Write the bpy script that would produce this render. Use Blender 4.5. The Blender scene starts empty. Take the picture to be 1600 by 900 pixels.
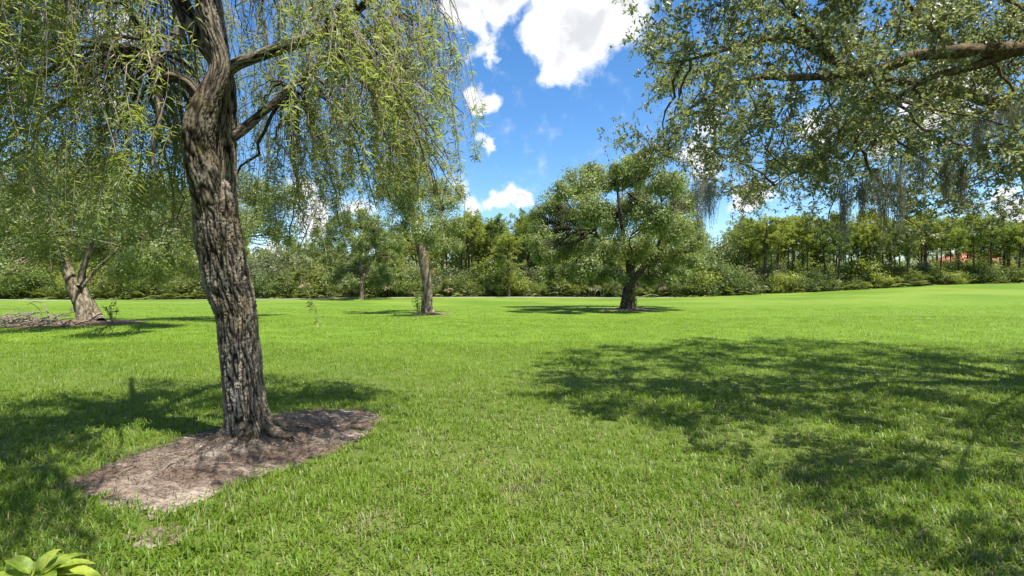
import bpy, math
import numpy as np
from mathutils import Vector

# ------------------------------------------------------------------ camera, sky, sun, exposure
scene = bpy.context.scene
coll = scene.collection
CAM_H = 1.5
F = 800.0                      # focal length in photo pixels (1600 wide)
cam_data = bpy.data.cameras.new('camera')
cam_data.sensor_width = 36.0
cam_data.lens = 18.0
cam_data.clip_start = 0.05
cam_data.clip_end = 4000.0
cam = bpy.data.objects.new('camera', cam_data)
coll.objects.link(cam)
cam.location = (0, 0, CAM_H)
cam.rotation_euler = (math.radians(90), 0, 0)
scene.camera = cam

SUN_EL, SUN_AZ = math.radians(69), math.radians(128)      # azimuth clockwise from +Y
S = Vector((math.sin(SUN_AZ) * math.cos(SUN_EL), math.cos(SUN_AZ) * math.cos(SUN_EL), math.sin(SUN_EL)))
sun_data = bpy.data.lights.new('sun', 'SUN')
sun_data.energy = 4.3
sun_data.angle = math.radians(0.5)
sun_data.color = (1.0, 0.955, 0.88)
sun = bpy.data.objects.new('sun', sun_data)
coll.objects.link(sun)
sun.rotation_euler = (-S).to_track_quat('-Z', 'Y').to_euler()
sun.location = (0, 0, 60)

vs = scene.view_settings
vs.view_transform = 'Standard'
vs.look = 'None'
vs.exposure = 1.42
vs.gamma = 1.0
vs.use_curve_mapping = False


def nd(nt, typ, **kw):
    n = nt.nodes.new(typ)
    for k, v in kw.items():
        setattr(n, k, v)
    return n


def setin(n, **kw):
    for k, v in kw.items():
        n.inputs[k.replace('_', ' ')].default_value = v
    return n


def math_n(nt, op, a, b=None, c=None, clamp=False):
    n = nt.nodes.new('ShaderNodeMath')
    n.operation = op
    n.use_clamp = clamp
    for i, x in enumerate((a, b, c)):
        if x is None:
            continue
        if isinstance(x, (int, float)):
            n.inputs[i].default_value = x
        else:
            nt.links.new(x, n.inputs[i])
    return n.outputs[0]


def vmath(nt, op, a, b=None, scale=None):
    n = nt.nodes.new('ShaderNodeVectorMath')
    n.operation = op
    for i, x in enumerate((a, b)):
        if x is None:
            continue
        if isinstance(x, (tuple, list, Vector)):
            n.inputs[i].default_value = tuple(x)
        else:
            nt.links.new(x, n.inputs[i])
    if scale is not None:
        n.inputs['Scale'].default_value = scale
    return n.outputs['Value'] if op in ('LENGTH', 'DOT_PRODUCT', 'DISTANCE') else n.outputs['Vector']


def sstep(nt, x, lo, hi, tlo=0.0, thi=1.0):
    n = nt.nodes.new('ShaderNodeMapRange')
    n.interpolation_type = 'SMOOTHSTEP'
    nt.links.new(x, n.inputs['Value'])
    n.inputs['From Min'].default_value = lo
    n.inputs['From Max'].default_value = hi
    n.inputs['To Min'].default_value = tlo
    n.inputs['To Max'].default_value = thi
    return n.outputs['Result']


def noise(nt, vec, scale, detail=4.0, rough=0.55, dim='3D'):
    n = nt.nodes.new('ShaderNodeTexNoise')
    n.noise_dimensions = dim
    n.inputs['Scale'].default_value = scale
    n.inputs['Detail'].default_value = detail
    n.inputs['Roughness'].default_value = rough
    if vec is not None:
        nt.links.new(vec, n.inputs['Vector'])
    return n


def mixc(nt, fac, a, b, mode='MIX'):
    n = nt.nodes.new('ShaderNodeMix')
    n.data_type = 'RGBA'
    n.blend_type = mode
    for sock, x in ((n.inputs[0], fac), (n.inputs[6], a), (n.inputs[7], b)):
        if isinstance(x, (int, float)):
            sock.default_value = x
        elif isinstance(x, (tuple, list)):
            sock.default_value = (x[0], x[1], x[2], 1)
        else:
            nt.links.new(x, sock)
    return n.outputs[2]


world = bpy.data.worlds.new('World')
scene.world = world
world.use_nodes = True


def build_world():
    nt = world.node_tree
    nt.nodes.clear()
    out = nd(nt, 'ShaderNodeOutputWorld')
    bg = nd(nt, 'ShaderNodeBackground')
    bg.inputs['Strength'].default_value = 0.15
    nt.links.new(bg.outputs[0], out.inputs['Surface'])
    sky = nd(nt, 'ShaderNodeTexSky', sky_type='NISHITA')
    sky.sun_disc = False
    sky.sun_elevation = SUN_EL
    sky.sun_rotation = SUN_AZ
    sky.altitude = 0
    sky.air_density = 0.9
    sky.dust_density = 0.1
    sky.ozone_density = 2.5
    hs = nd(nt, 'ShaderNodeHueSaturation')
    hs.inputs['Saturation'].default_value = 1.25
    hs.inputs['Value'].default_value = 0.56
    nt.links.new(sky.outputs[0], hs.inputs['Color'])
    tc = nd(nt, 'ShaderNodeTexCoord')
    d = tc.outputs['Generated']
    n1 = noise(nt, d, 5.0, 3.0)
    n2 = noise(nt, d, 17.0, 5.0, 0.6)
    o1 = vmath(nt, 'SCALE', vmath(nt, 'SUBTRACT', n1.outputs['Color'], (0.5, 0.5, 0.5)), scale=0.13)
    o2 = vmath(nt, 'SCALE', vmath(nt, 'SUBTRACT', n2.outputs['Color'], (0.5, 0.5, 0.5)), scale=0.085)
    dd = vmath(nt, 'ADD', d, vmath(nt, 'ADD', o1, o2))
    # cumulus seen in the gap between the trees and behind their leaves (photo px, photo py, radius px)
    blobs = [(925, 40, 88), (980, 20, 70), (870, 60, 48), (900, 85, 50), (985, -30, 75), (890, -20, 70),
             (775, 15, 48), (790, -30, 70), (745, 60, 38), (770, 70, 28), (720, 20, 45),
             (765, 155, 27), (745, 145, 22), (755, 220, 17),
             (715, 292, 30), (740, 310, 27), (785, 306, 30), (820, 316, 26), (690, 285, 24), (800, 300, 22),
             (845, 355, 24), (500, 340, 40), (470, 300, 34), (430, 390, 40), (300, 380, 50), (560, 330, 24),
             (1110, 200, 34), (1085, 255, 34), (1180, 290, 36), (1280, 185, 34), (1210, 270, 30), (1480, 150, 70),
             (1400, 215, 42), (1540, 120, 60), (1350, 362, 26), (1420, 368, 40), (1500, 372, 44), (1580, 320, 34),
             (1600, 385, 70), (1250, 385, 40), (700, 380, 34), (640, 400, 30), (160, 160, 45), (30, 90, 40), (200, 30, 40)]
    m = None
    for (px, py, r) in blobs:
        v = Vector(((px - 800) / F, 1, (450 - py) / F))
        ln = v.length
        c = v / ln
        k = r / F / ln * (1.0 if abs(px - 800) < 400 else 0.85)
        dist = vmath(nt, 'LENGTH', vmath(nt, 'SUBTRACT', dd, tuple(c)))
        val = math_n(nt, 'MULTIPLY_ADD', dist, -1.0 / k, 1.0)
        val = math_n(nt, 'MULTIPLY', val, min(1.0, r / 60.0) ** 0.4)
        m = val if m is None else math_n(nt, 'MAXIMUM', m, val)
    # scattered cumulus over the rest of the sky dome
    sep = nd(nt, 'ShaderNodeSeparateXYZ')
    nt.links.new(d, sep.inputs[0])
    den = math_n(nt, 'MAXIMUM', math_n(nt, 'ADD', sep.outputs[2], 0.16), 0.05)
    cb = nd(nt, 'ShaderNodeCombineXYZ')
    nt.links.new(math_n(nt, 'DIVIDE', sep.outputs[0], den), cb.inputs[0])
    nt.links.new(math_n(nt, 'DIVIDE', sep.outputs[1], den), cb.inputs[1])
    gn = noise(nt, cb.outputs[0], 1.15, 6.0, 0.5)
    away = sstep(nt, vmath(nt, 'DOT_PRODUCT', d, tuple(Vector((0.0, 1, 0.3)).normalized())), 0.62, 0.78, 1.0, 0.0)
    g = math_n(nt, 'MULTIPLY', math_n(nt, 'MULTIPLY', math_n(nt, 'SUBTRACT', gn.outputs['Fac'], 0.52), 5.0), away)
    m = math_n(nt, 'MAXIMUM', m, g)
    fine = noise(nt, d, 26.0, 6.0, 0.62)
    dens = math_n(nt, 'ADD', m, math_n(nt, 'MULTIPLY', math_n(nt, 'SUBTRACT', fine.outputs['Fac'], 0.5), 0.55))
    mask = sstep(nt, dens, 0.0, 0.42)
    mask = math_n(nt, 'MULTIPLY', mask, sstep(nt, sep.outputs[2], 0.0, 0.03))
    puff = noise(nt, dd, 9.0, 5.0, 0.55)
    grey = math_n(nt, 'MULTIPLY', sstep(nt, dens, 0.25, 0.70), sstep(nt, puff.outputs['Fac'], 0.36, 0.62))
    ccol = mixc(nt, grey, (3.1, 3.12, 3.17), (2.0, 2.05, 2.14))
    col = mixc(nt, mask, hs.outputs[0], ccol)
    nt.links.new(col, bg.inputs['Color'])


build_world()

# ------------------------------------------------------------------ helpers
RNG = np.random.default_rng(20240817)


def W(px, py, Y):
    return np.array([(px - 800) / F * Y, Y, CAM_H + (450 - py) / F * Y])


def smooth01(t):
    t = np.clip(t, 0, 1)
    return t * t * (3 - 2 * t)


def terrain(x, y):
    x = np.asarray(x, float)
    y = np.asarray(y, float)
    z = 2.15 * smooth01((x - 8) / 72) * smooth01((y - 24) / 52)
    z = z + 0.07 * np.sin(x * 0.21 + 0.6) * np.sin(y * 0.17 + 0.4) * smooth01((y - 9) / 14)
    z = z + 0.22 * np.sin(x * 0.065 + 1.9) * np.sin(y * 0.11 - 0.5) * smooth01((y - 38) / 14)
    z = z + 0.012 * np.sin(x * 1.7 + y * 0.6) * np.sin(y * 1.3 - x * 0.4)
    return z


def tz(x, y):
    return float(terrain(x, y))


def G(px, py):
    Y = CAM_H * F / (py - 450.0)
    return np.array([(px - 800) / F * Y, Y])


def unit(a):
    return a / np.maximum(np.linalg.norm(a, axis=-1, keepdims=True), 1e-9)


def make_mesh(name, V, faces, attrs=None, smooth=False):
    me = bpy.data.meshes.new(name)
    V = np.asarray(V, np.float32)
    faces = [np.asarray(f, np.int32) for f in faces if len(f)]
    me.vertices.add(len(V))
    me.vertices.foreach_set('co', V.ravel())
    loops = np.concatenate([f.ravel() for f in faces])
    sizes = np.concatenate([np.full(len(f), f.shape[1], np.int32) for f in faces])
    starts = np.concatenate([[0], np.cumsum(sizes)[:-1]]).astype(np.int32)
    me.loops.add(len(loops))
    me.loops.foreach_set('vertex_index', loops)
    me.polygons.add(len(sizes))
    me.polygons.foreach_set('loop_start', starts)
    me.polygons.foreach_set('loop_total', sizes)
    if smooth:
        me.polygons.foreach_set('use_smooth', np.ones(len(sizes), bool))
    for k, a in (attrs or {}).items():
        at = me.attributes.new(k, 'FLOAT', 'POINT')
        at.data.foreach_set('value', np.asarray(a, np.float32))
    me.update(calc_edges=True)
    return me


class MB:
    """collects pieces of one mesh"""
    def __init__(self):
        self.V, self.F, self.T, self.n = [], [], [], 0

    def add(self, V, faces, tint=None):
        V = np.asarray(V, float)
        self.V.append(V)
        for f in faces:
            self.F.append(np.asarray(f, np.int64) + self.n)
        self.T.append(np.full(len(V), 0.5) if tint is None else np.asarray(tint, float))
        self.n += len(V)

    def mesh(self, name, base=(0, 0, 0), smooth=False):
        V = np.concatenate(self.V) - np.asarray(base, float)
        by = {}
        for f in self.F:
            by.setdefault(f.shape[1], []).append(f)
        return make_mesh(name, V, [np.concatenate(x) for x in by.values()], {'tint': np.concatenate(self.T)}, smooth)

    def build(self, name, mat, parent=None, base=None, smooth=False, kind=None):
        b = (0, 0, 0)
        if base is not None:
            b = base
        elif parent is not None:
            b = tuple(parent.location)
        o = bpy.data.objects.new(name, self.mesh(name, b, smooth))
        o.data.materials.append(mat)
        coll.objects.link(o)
        if parent is not None:
            o.parent = parent
        elif base is not None:
            o.location = base
        if kind:
            o['kind'] = kind
        return o


def thing(name, label, cat, loc, group=None):
    o = bpy.data.objects.new(name, None)
    o.empty_display_size = 0.2
    coll.objects.link(o)
    o.location = tuple(loc)
    o['label'] = label
    o['category'] = cat
    if group:
        o['group'] = group
    return o


def tag(o, label, cat, group=None):
    o['label'] = label
    o['category'] = cat
    if group:
        o['group'] = group
    return o


def copy_thing(src, loc, rotz, scale, label=None, group=None):
    r = src.copy()
    coll.objects.link(r)
    r.location = tuple(loc)
    r.rotation_euler = (0, 0, rotz)
    r.scale = scale
    if label:
        r['label'] = label
    if group:
        r['group'] = group
    for ch in src.children:
        c = ch.copy()
        coll.objects.link(c)
        c.parent = r
    return r


def curve(pts, n):
    """Catmull-Rom resample of control points (any dimension)"""
    P = np.asarray(pts, float)
    k = len(P)
    E = np.vstack([2 * P[0] - P[1], P, 2 * P[-1] - P[-2]])
    seg = np.linalg.norm(np.diff(P[:, :3], axis=0), axis=1)
    s = np.concatenate([[0], np.cumsum(seg)])
    q = np.linspace(0, s[-1], n)
    i = np.clip(np.searchsorted(s, q, side='right') - 1, 0, k - 2)
    t = ((q - s[i]) / np.maximum(seg[i], 1e-9))[:, None]
    p0, p1, p2, p3 = E[i], E[i + 1], E[i + 2], E[i + 3]
    return 0.5 * (2 * p1 + (p2 - p0) * t + (2 * p0 - 5 * p1 + 4 * p2 - p3) * t ** 2 + (3 * p1 - p0 - 3 * p2 + p3) * t ** 3)


def frames(P):
    T = unit(np.gradient(P, axis=0))
    A = np.zeros_like(P)
    r = np.array([1.0, 0, 0]) if abs(T[0, 0]) < 0.8 else np.array([0, 1.0, 0])
    a = unit(np.cross(np.cross(T[0], r), T[0]))
    for i in range(len(P)):
        a = unit(a - T[i] * np.dot(a, T[i]))
        A[i] = a
    return T, A, np.cross(T, A)


def tube(mb, pts, n=12, sides=8, wob=0.0, rng=RNG, tint=0.5):
    """pts: (x,y,z,r) control points"""
    C = curve(pts, n)
    P, R = C[:, :3], np.maximum(C[:, 3], 0.001)
    T, A, B = frames(P)
    th = np.linspace(0, 2 * math.pi, sides, endpoint=False)
    rr = R[:, None] * (1 + wob * rng.normal(size=(n, sides)))
    V = P[:, None, :] + rr[..., None] * (np.cos(th)[None, :, None] * A[:, None] + np.sin(th)[None, :, None] * B[:, None])
    i, j = np.meshgrid(np.arange(n - 1), np.arange(sides), indexing='ij')
    a, b = i * sides + j, i * sides + (j + 1) % sides
    Fq = np.stack([a, b, b + sides, a + sides], -1).reshape(-1, 4)
    V = V.reshape(-1, 3)
    V = np.vstack([V, P[-1] + T[-1] * R[-1] * 0.5])
    cap = np.array([[(n - 1) * sides + k, (n - 1) * sides + (k + 1) % sides, len(V) - 1] for k in range(sides)])
    mb.add(V, [Fq, cap], np.full(len(V), tint))
    return P


def tubes(mb, P, R, sides=3, tint=None):
    """batch of thin tubes, P (S,N,3), R (S,N)"""
    Sn, N, _ = P.shape
    T = unit(np.gradient(P, axis=1))
    ref = np.array([0.31, 0.87, 0.38])
    A = unit(np.cross(T, ref))
    B = np.cross(T, A)
    th = np.linspace(0, 2 * math.pi, sides, endpoint=False)
    V = P[:, :, None] + R[:, :, None, None] * (np.cos(th)[:, None] * A[:, :, None] + np.sin(th)[:, None] * B[:, :, None])
    s, i, j = np.meshgrid(np.arange(Sn), np.arange(N - 1), np.arange(sides), indexing='ij')
    o = s * N * sides
    a, b = o + i * sides + j, o + i * sides + (j + 1) % sides
    Fq = np.stack([a, b, b + sides, a + sides], -1).reshape(-1, 4)
    tt = None
    if tint is not None:
        tt = np.repeat(np.asarray(tint), N * sides)
    mb.add(V.reshape(-1, 3), [Fq], tt)


def leaves(mb, base, d, nrm, L, Wd, tint, fold=0.25, wpos=0.45, droop=0.0):
    """folded two-triangle leaves"""
    d = unit(d)
    side = unit(np.cross(d, nrm))
    nn = np.cross(side, d)
    L = np.asarray(L)[:, None]
    Wd = np.asarray(Wd)[:, None]
    mid = base + d * L * wpos
    tip = base + d * L + np.array([0, 0, -1.0]) * L * droop
    V = np.stack([base, mid + side * Wd / 2 + nn * Wd * fold, tip, mid - side * Wd / 2 + nn * Wd * fold], 1).reshape(-1, 3)
    k = np.arange(len(base))[:, None] * 4
    Fc = np.concatenate([k + np.array([[0, 1, 2]]), k + np.array([[0, 2, 3]])])
    mb.add(V, [Fc], np.repeat(tint, 4))


def rand_dirs(rng, n):
    return unit(rng.normal(size=(n, 3)))


def arcs(src, dst, n, sag, rng, jitter=0.06):
    """curved connections from src (M,3) to dst (M,3)"""
    t = np.linspace(0, 1, n)[None, :, None]
    ln = np.linalg.norm(dst - src, axis=1)[:, None, None]
    off = rng.normal(size=(len(src), 1, 3)) * jitter * ln
    off[:, :, 2] += sag * ln[:, :, 0]
    P = src[:, None] * (1 - t) + dst[:, None] * t + 4 * t * (1 - t) * off
    P[:, 1:-1] += rng.normal(size=P[:, 1:-1].shape) * 0.012 * ln
    return P


def nearest(pts, q):
    idx = np.empty(len(q), int)
    for i in range(0, len(q), 400):
        D = ((q[i:i + 400, None] - pts[None]) ** 2).sum(-1)
        idx[i:i + 400] = D.argmin(1)
    return idx


# ------------------------------------------------------------------ materials
def new_mat(name):
    m = bpy.data.materials.new(name)
    m.use_nodes = True
    nt = m.node_tree
    nt.nodes.clear()
    out = nd(nt, 'ShaderNodeOutputMaterial')
    return m, nt, out


def leaf_mat(name, dark, light, trans, tfac=0.4, rough=0.45, dry=None, spec=0.35, vary=False):
    """tint attribute 0..1 runs dark -> light; above 1 it is dry straw"""
    m, nt, out = new_mat(name)
    at = nd(nt, 'ShaderNodeAttribute', attribute_name='tint')
    col = mixc(nt, math_n(nt, 'MINIMUM', at.outputs['Fac'], 1.0), dark, light)
    tcol = mixc(nt, math_n(nt, 'MINIMUM', at.outputs['Fac'], 1.0), tuple(0.75 * c for c in trans), trans)
    if dry:
        f = math_n(nt, 'SUBTRACT', at.outputs['Fac'], 1.0, clamp=True)
        col = mixc(nt, f, col, dry)
        tcol = mixc(nt, f, tcol, tuple(0.7 * c for c in dry))
    if name == 'broad_leaf':
        tc = nd(nt, 'ShaderNodeTexCoord')
        nb = noise(nt, tc.outputs['Object'], 30, 4, 0.6)
        col = mixc(nt, sstep(nt, nb.outputs['Fac'], 0.42, 0.68, 0, 0.75), col, (0.35, 0.48, 0.35), 'MULTIPLY')
        tcol = mixc(nt, sstep(nt, nb.outputs['Fac'], 0.42, 0.68, 0, 0.6), tcol, (0.4, 0.5, 0.4), 'MULTIPLY')
    if vary:      # each plant of the wood has its own shade of green
        oi = nd(nt, 'ShaderNodeObjectInfo')
        var = mixc(nt, oi.outputs['Random'], (0.72, 0.80, 0.85), (1.35, 1.22, 1.0))
        col = mixc(nt, 1.0, col, var, 'MULTIPLY')
        tcol = mixc(nt, 1.0, tcol, var, 'MULTIPLY')
    p = nd(nt, 'ShaderNodeBsdfPrincipled')
    nt.links.new(col, p.inputs['Base Color'])
    p.inputs['Roughness'].default_value = rough
    p.inputs['Specular IOR Level'].default_value = spec
    tr = nd(nt, 'ShaderNodeBsdfTranslucent')
    nt.links.new(tcol, tr.inputs['Color'])
    mx = nd(nt, 'ShaderNodeMixShader')
    mx.inputs[0].default_value = tfac
    nt.links.new(p.outputs[0], mx.inputs[1])
    nt.links.new(tr.outputs[0], mx.inputs[2])
    nt.links.new(mx.outputs[0], out.inputs['Surface'])
    return m


def bark_mat(name, dark, light, scale=(9, 9, 2.2), use_attr=False, bump=0.5, moss=None):
    m, nt, out = new_mat(name)
    tc = nd(nt, 'ShaderNodeTexCoord')
    mp = nd(nt, 'ShaderNodeMapping')
    mp.inputs['Scale'].default_value = scale
    nt.links.new(tc.outputs['Object'], mp.inputs['Vector'])
    n1 = noise(nt, mp.outputs[0], 1.6, 6, 0.65)
    n2 = noise(nt, tc.outputs['Object'], 1.7, 3)
    n3 = noise(nt, tc.outputs['Object'], 60, 3)
    if use_attr:
        at = nd(nt, 'ShaderNodeAttribute', attribute_name='tint')
        f = math_n(nt, 'ADD', math_n(nt, 'MULTIPLY', at.outputs['Fac'], 0.95),
                   math_n(nt, 'MULTIPLY', math_n(nt, 'SUBTRACT', n1.outputs['Fac'], 0.5), 0.55), clamp=True)
    else:
        f = sstep(nt, n1.outputs['Fac'], 0.36, 0.66)
    col = mixc(nt, f, dark, light)
    col = mixc(nt, sstep(nt, n2.outputs['Fac'], 0.38, 0.68, 0, 0.8), col, (0.50, 0.44, 0.36), 'MULTIPLY')
    if moss:
        n4 = noise(nt, tc.outputs['Object'], 4.2, 4)
        lite = mixc(nt, f, tuple(c * 0.35 for c in moss), tuple(c * 1.6 for c in moss))
        col = mixc(nt, sstep(nt, n4.outputs['Fac'], 0.56, 0.72, 0, 0.6), col, lite)
    col = mixc(nt, math_n(nt, 'MULTIPLY', n3.outputs['Fac'], 0.7), col, (0.62, 0.58, 0.52), 'MULTIPLY')
    p = nd(nt, 'ShaderNodeBsdfPrincipled')
    nt.links.new(col, p.inputs['Base Color'])
    p.inputs['Roughness'].default_value = 0.9
    p.inputs['Specular IOR Level'].default_value = 0.15
    bp = nd(nt, 'ShaderNodeBump')
    bp.inputs['Strength'].default_value = bump
    bp.inputs['Distance'].default_value = 0.03
    nt.links.new(math_n(nt, 'ADD', n1.outputs['Fac'], math_n(nt, 'MULTIPLY', n3.outputs['Fac'], 0.25)), bp.inputs['Height'])
    nt.links.new(bp.outputs[0], p.inputs['Normal'])
    nt.links.new(p.outputs[0], out.inputs['Surface'])
    return m


def plain_mat(name, a, b, scale=8.0, rough=0.85, bump=0.3, dist=0.01):
    m, nt, out = new_mat(name)
    tc = nd(nt, 'ShaderNodeTexCoord')
    n1 = noise(nt, tc.outputs['Object'], scale, 6, 0.6)
    col = mixc(nt, sstep(nt, n1.outputs['Fac'], 0.3, 0.7), a, b)
    p = nd(nt, 'ShaderNodeBsdfPrincipled')
    nt.links.new(col, p.inputs['Base Color'])
    p.inputs['Roughness'].default_value = rough
    p.inputs['Specular IOR Level'].default_value = 0.2
    bp = nd(nt, 'ShaderNodeBump')
    bp.inputs['Strength'].default_value = bump
    bp.inputs['Distance'].default_value = dist
    nt.links.new(n1.outputs['Fac'], bp.inputs['Height'])
    nt.links.new(bp.outputs[0], p.inputs['Normal'])
    nt.links.new(p.outputs[0], out.inputs['Surface'])
    return m


def lawn_mat():
    m, nt, out = new_mat('lawn_ground')
    tc = nd(nt, 'ShaderNodeTexCoord')
    o = tc.outputs['Object']
    sep = nd(nt, 'ShaderNodeSeparateXYZ')
    nt.links.new(o, sep.inputs[0])
    big = noise(nt, o, 0.10, 4, 0.55)
    mid = noise(nt, o, 0.9, 4, 0.6)
    fine = noise(nt, o, 9.0, 5, 0.7)
    blade = noise(nt, o, 55.0, 3, 0.7)
    # rough lawn
    g = mixc(nt, sstep(nt, mid.outputs['Fac'], 0.35, 0.68), (0.090, 0.155, 0.011), (0.135, 0.205, 0.016))
    g = mixc(nt, sstep(nt, fine.outputs['Fac'], 0.38, 0.72, 0, 0.6), g, (0.07, 0.14, 0.014))
    # close-mown fairway further out
    wv = noise(nt, o, 0.05, 2)
    yy = math_n(nt, 'ADD', sep.outputs[1], math_n(nt, 'MULTIPLY', math_n(nt, 'SUBTRACT', wv.outputs['Fac'], 0.5), 22.0))
    fair = sstep(nt, yy, 34, 52)
    fw = mixc(nt, sstep(nt, big.outputs['Fac'], 0.38, 0.62), (0.076, 0.136, 0.011), (0.124, 0.182, 0.022))
    g = mixc(nt, fair, g, fw)
    # thatch and soil between the blades close by
    th = mixc(nt, sstep(nt, blade.outputs['Fac'], 0.4, 0.62), (0.045, 0.065, 0.012), (0.125, 0.13, 0.045))
    near = sstep(nt, sep.outputs[1], 6.0, 16.0, 0.7, 0.0)
    g = mixc(nt, near, g, th)
    p = nd(nt, 'ShaderNodeBsdfPrincipled')
    nt.links.new(g, p.inputs['Base Color'])
    p.inputs['Roughness'].default_value = 0.8
    p.inputs['Specular IOR Level'].default_value = 0.12
    bp = nd(nt, 'ShaderNodeBump')
    bp.inputs['Distance'].default_value = 0.06
    nt.links.new(sstep(nt, fair, 0.0, 1.0, 0.65, 0.15), bp.inputs['Strength'])
    nt.links.new(math_n(nt, 'ADD', fine.outputs['Fac'], math_n(nt, 'MULTIPLY', blade.outputs['Fac'], 0.5)), bp.inputs['Height'])
    nt.links.new(bp.outputs[0], p.inputs['Normal'])
    nt.links.new(p.outputs[0], out.inputs['Surface'])
    return m


def sand_mat():
    m, nt, out = new_mat('sandy_mulch')
    tc = nd(nt, 'ShaderNodeTexCoord')
    o = tc.outputs['Object']
    n1 = noise(nt, o, 1.6, 5, 0.6)
    mp = nd(nt, 'ShaderNodeMapping')
    mp.inputs['Scale'].default_value = (3.0, 9.0, 3.0)
    mp.inputs['Rotation'].default_value = (0, 0, 0.5)
    nt.links.new(o, mp.inputs['Vector'])
    n2 = noise(nt, mp.outputs[0], 2.2, 6, 0.7)
    n3 = noise(nt, o, 45, 4, 0.7)
    c = mixc(nt, sstep(nt, n1.outputs['Fac'], 0.36, 0.62), (0.335, 0.28, 0.225), (0.14, 0.095, 0.068))
    c = mixc(nt, sstep(nt, n2.outputs['Fac'], 0.45, 0.64, 0, 0.78), c, (0.085, 0.058, 0.046))
    c = mixc(nt, sstep(nt, n3.outputs['Fac'], 0.45, 0.7, 0, 0.5), c, (0.05, 0.035, 0.03))
    p = nd(nt, 'ShaderNodeBsdfPrincipled')
    nt.links.new(c, p.inputs['Base Color'])
    p.inputs['Roughness'].default_value = 0.95
    p.inputs['Specular IOR Level'].default_value = 0.1
    bp = nd(nt, 'ShaderNodeBump')
    bp.inputs['Strength'].default_value = 0.7
    bp.inputs['Distance'].default_value = 0.03
    nt.links.new(math_n(nt, 'ADD', n2.outputs['Fac'], math_n(nt, 'MULTIPLY', n3.outputs['Fac'], 0.4)), bp.inputs['Height'])
    nt.links.new(bp.outputs[0], p.inputs['Normal'])
    nt.links.new(p.outputs[0], out.inputs['Surface'])
    return m


def tile_mat():
    m, nt, out = new_mat('roof_tile')
    tc = nd(nt, 'ShaderNodeTexCoord')
    n1 = noise(nt, tc.outputs['Object'], 3.0, 5, 0.65)
    wv = nd(nt, 'ShaderNodeTexWave', bands_direction='Z')
    wv.inputs['Scale'].default_value = 2.2
    wv.inputs['Distortion'].default_value = 0.6
    nt.links.new(tc.outputs['Object'], wv.inputs['Vector'])
    c = mixc(nt, sstep(nt, n1.outputs['Fac'], 0.3, 0.7), (0.34, 0.085, 0.045), (0.42, 0.14, 0.08))
    c = mixc(nt, math_n(nt, 'MULTIPLY', wv.outputs['Fac'], 0.25), c, (0.25, 0.08, 0.05))
    p = nd(nt, 'ShaderNodeBsdfPrincipled')
    nt.links.new(c, p.inputs['Base Color'])
    p.inputs['Roughness'].default_value = 0.8
    nt.links.new(p.outputs[0], out.inputs['Surface'])
    return m


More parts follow.
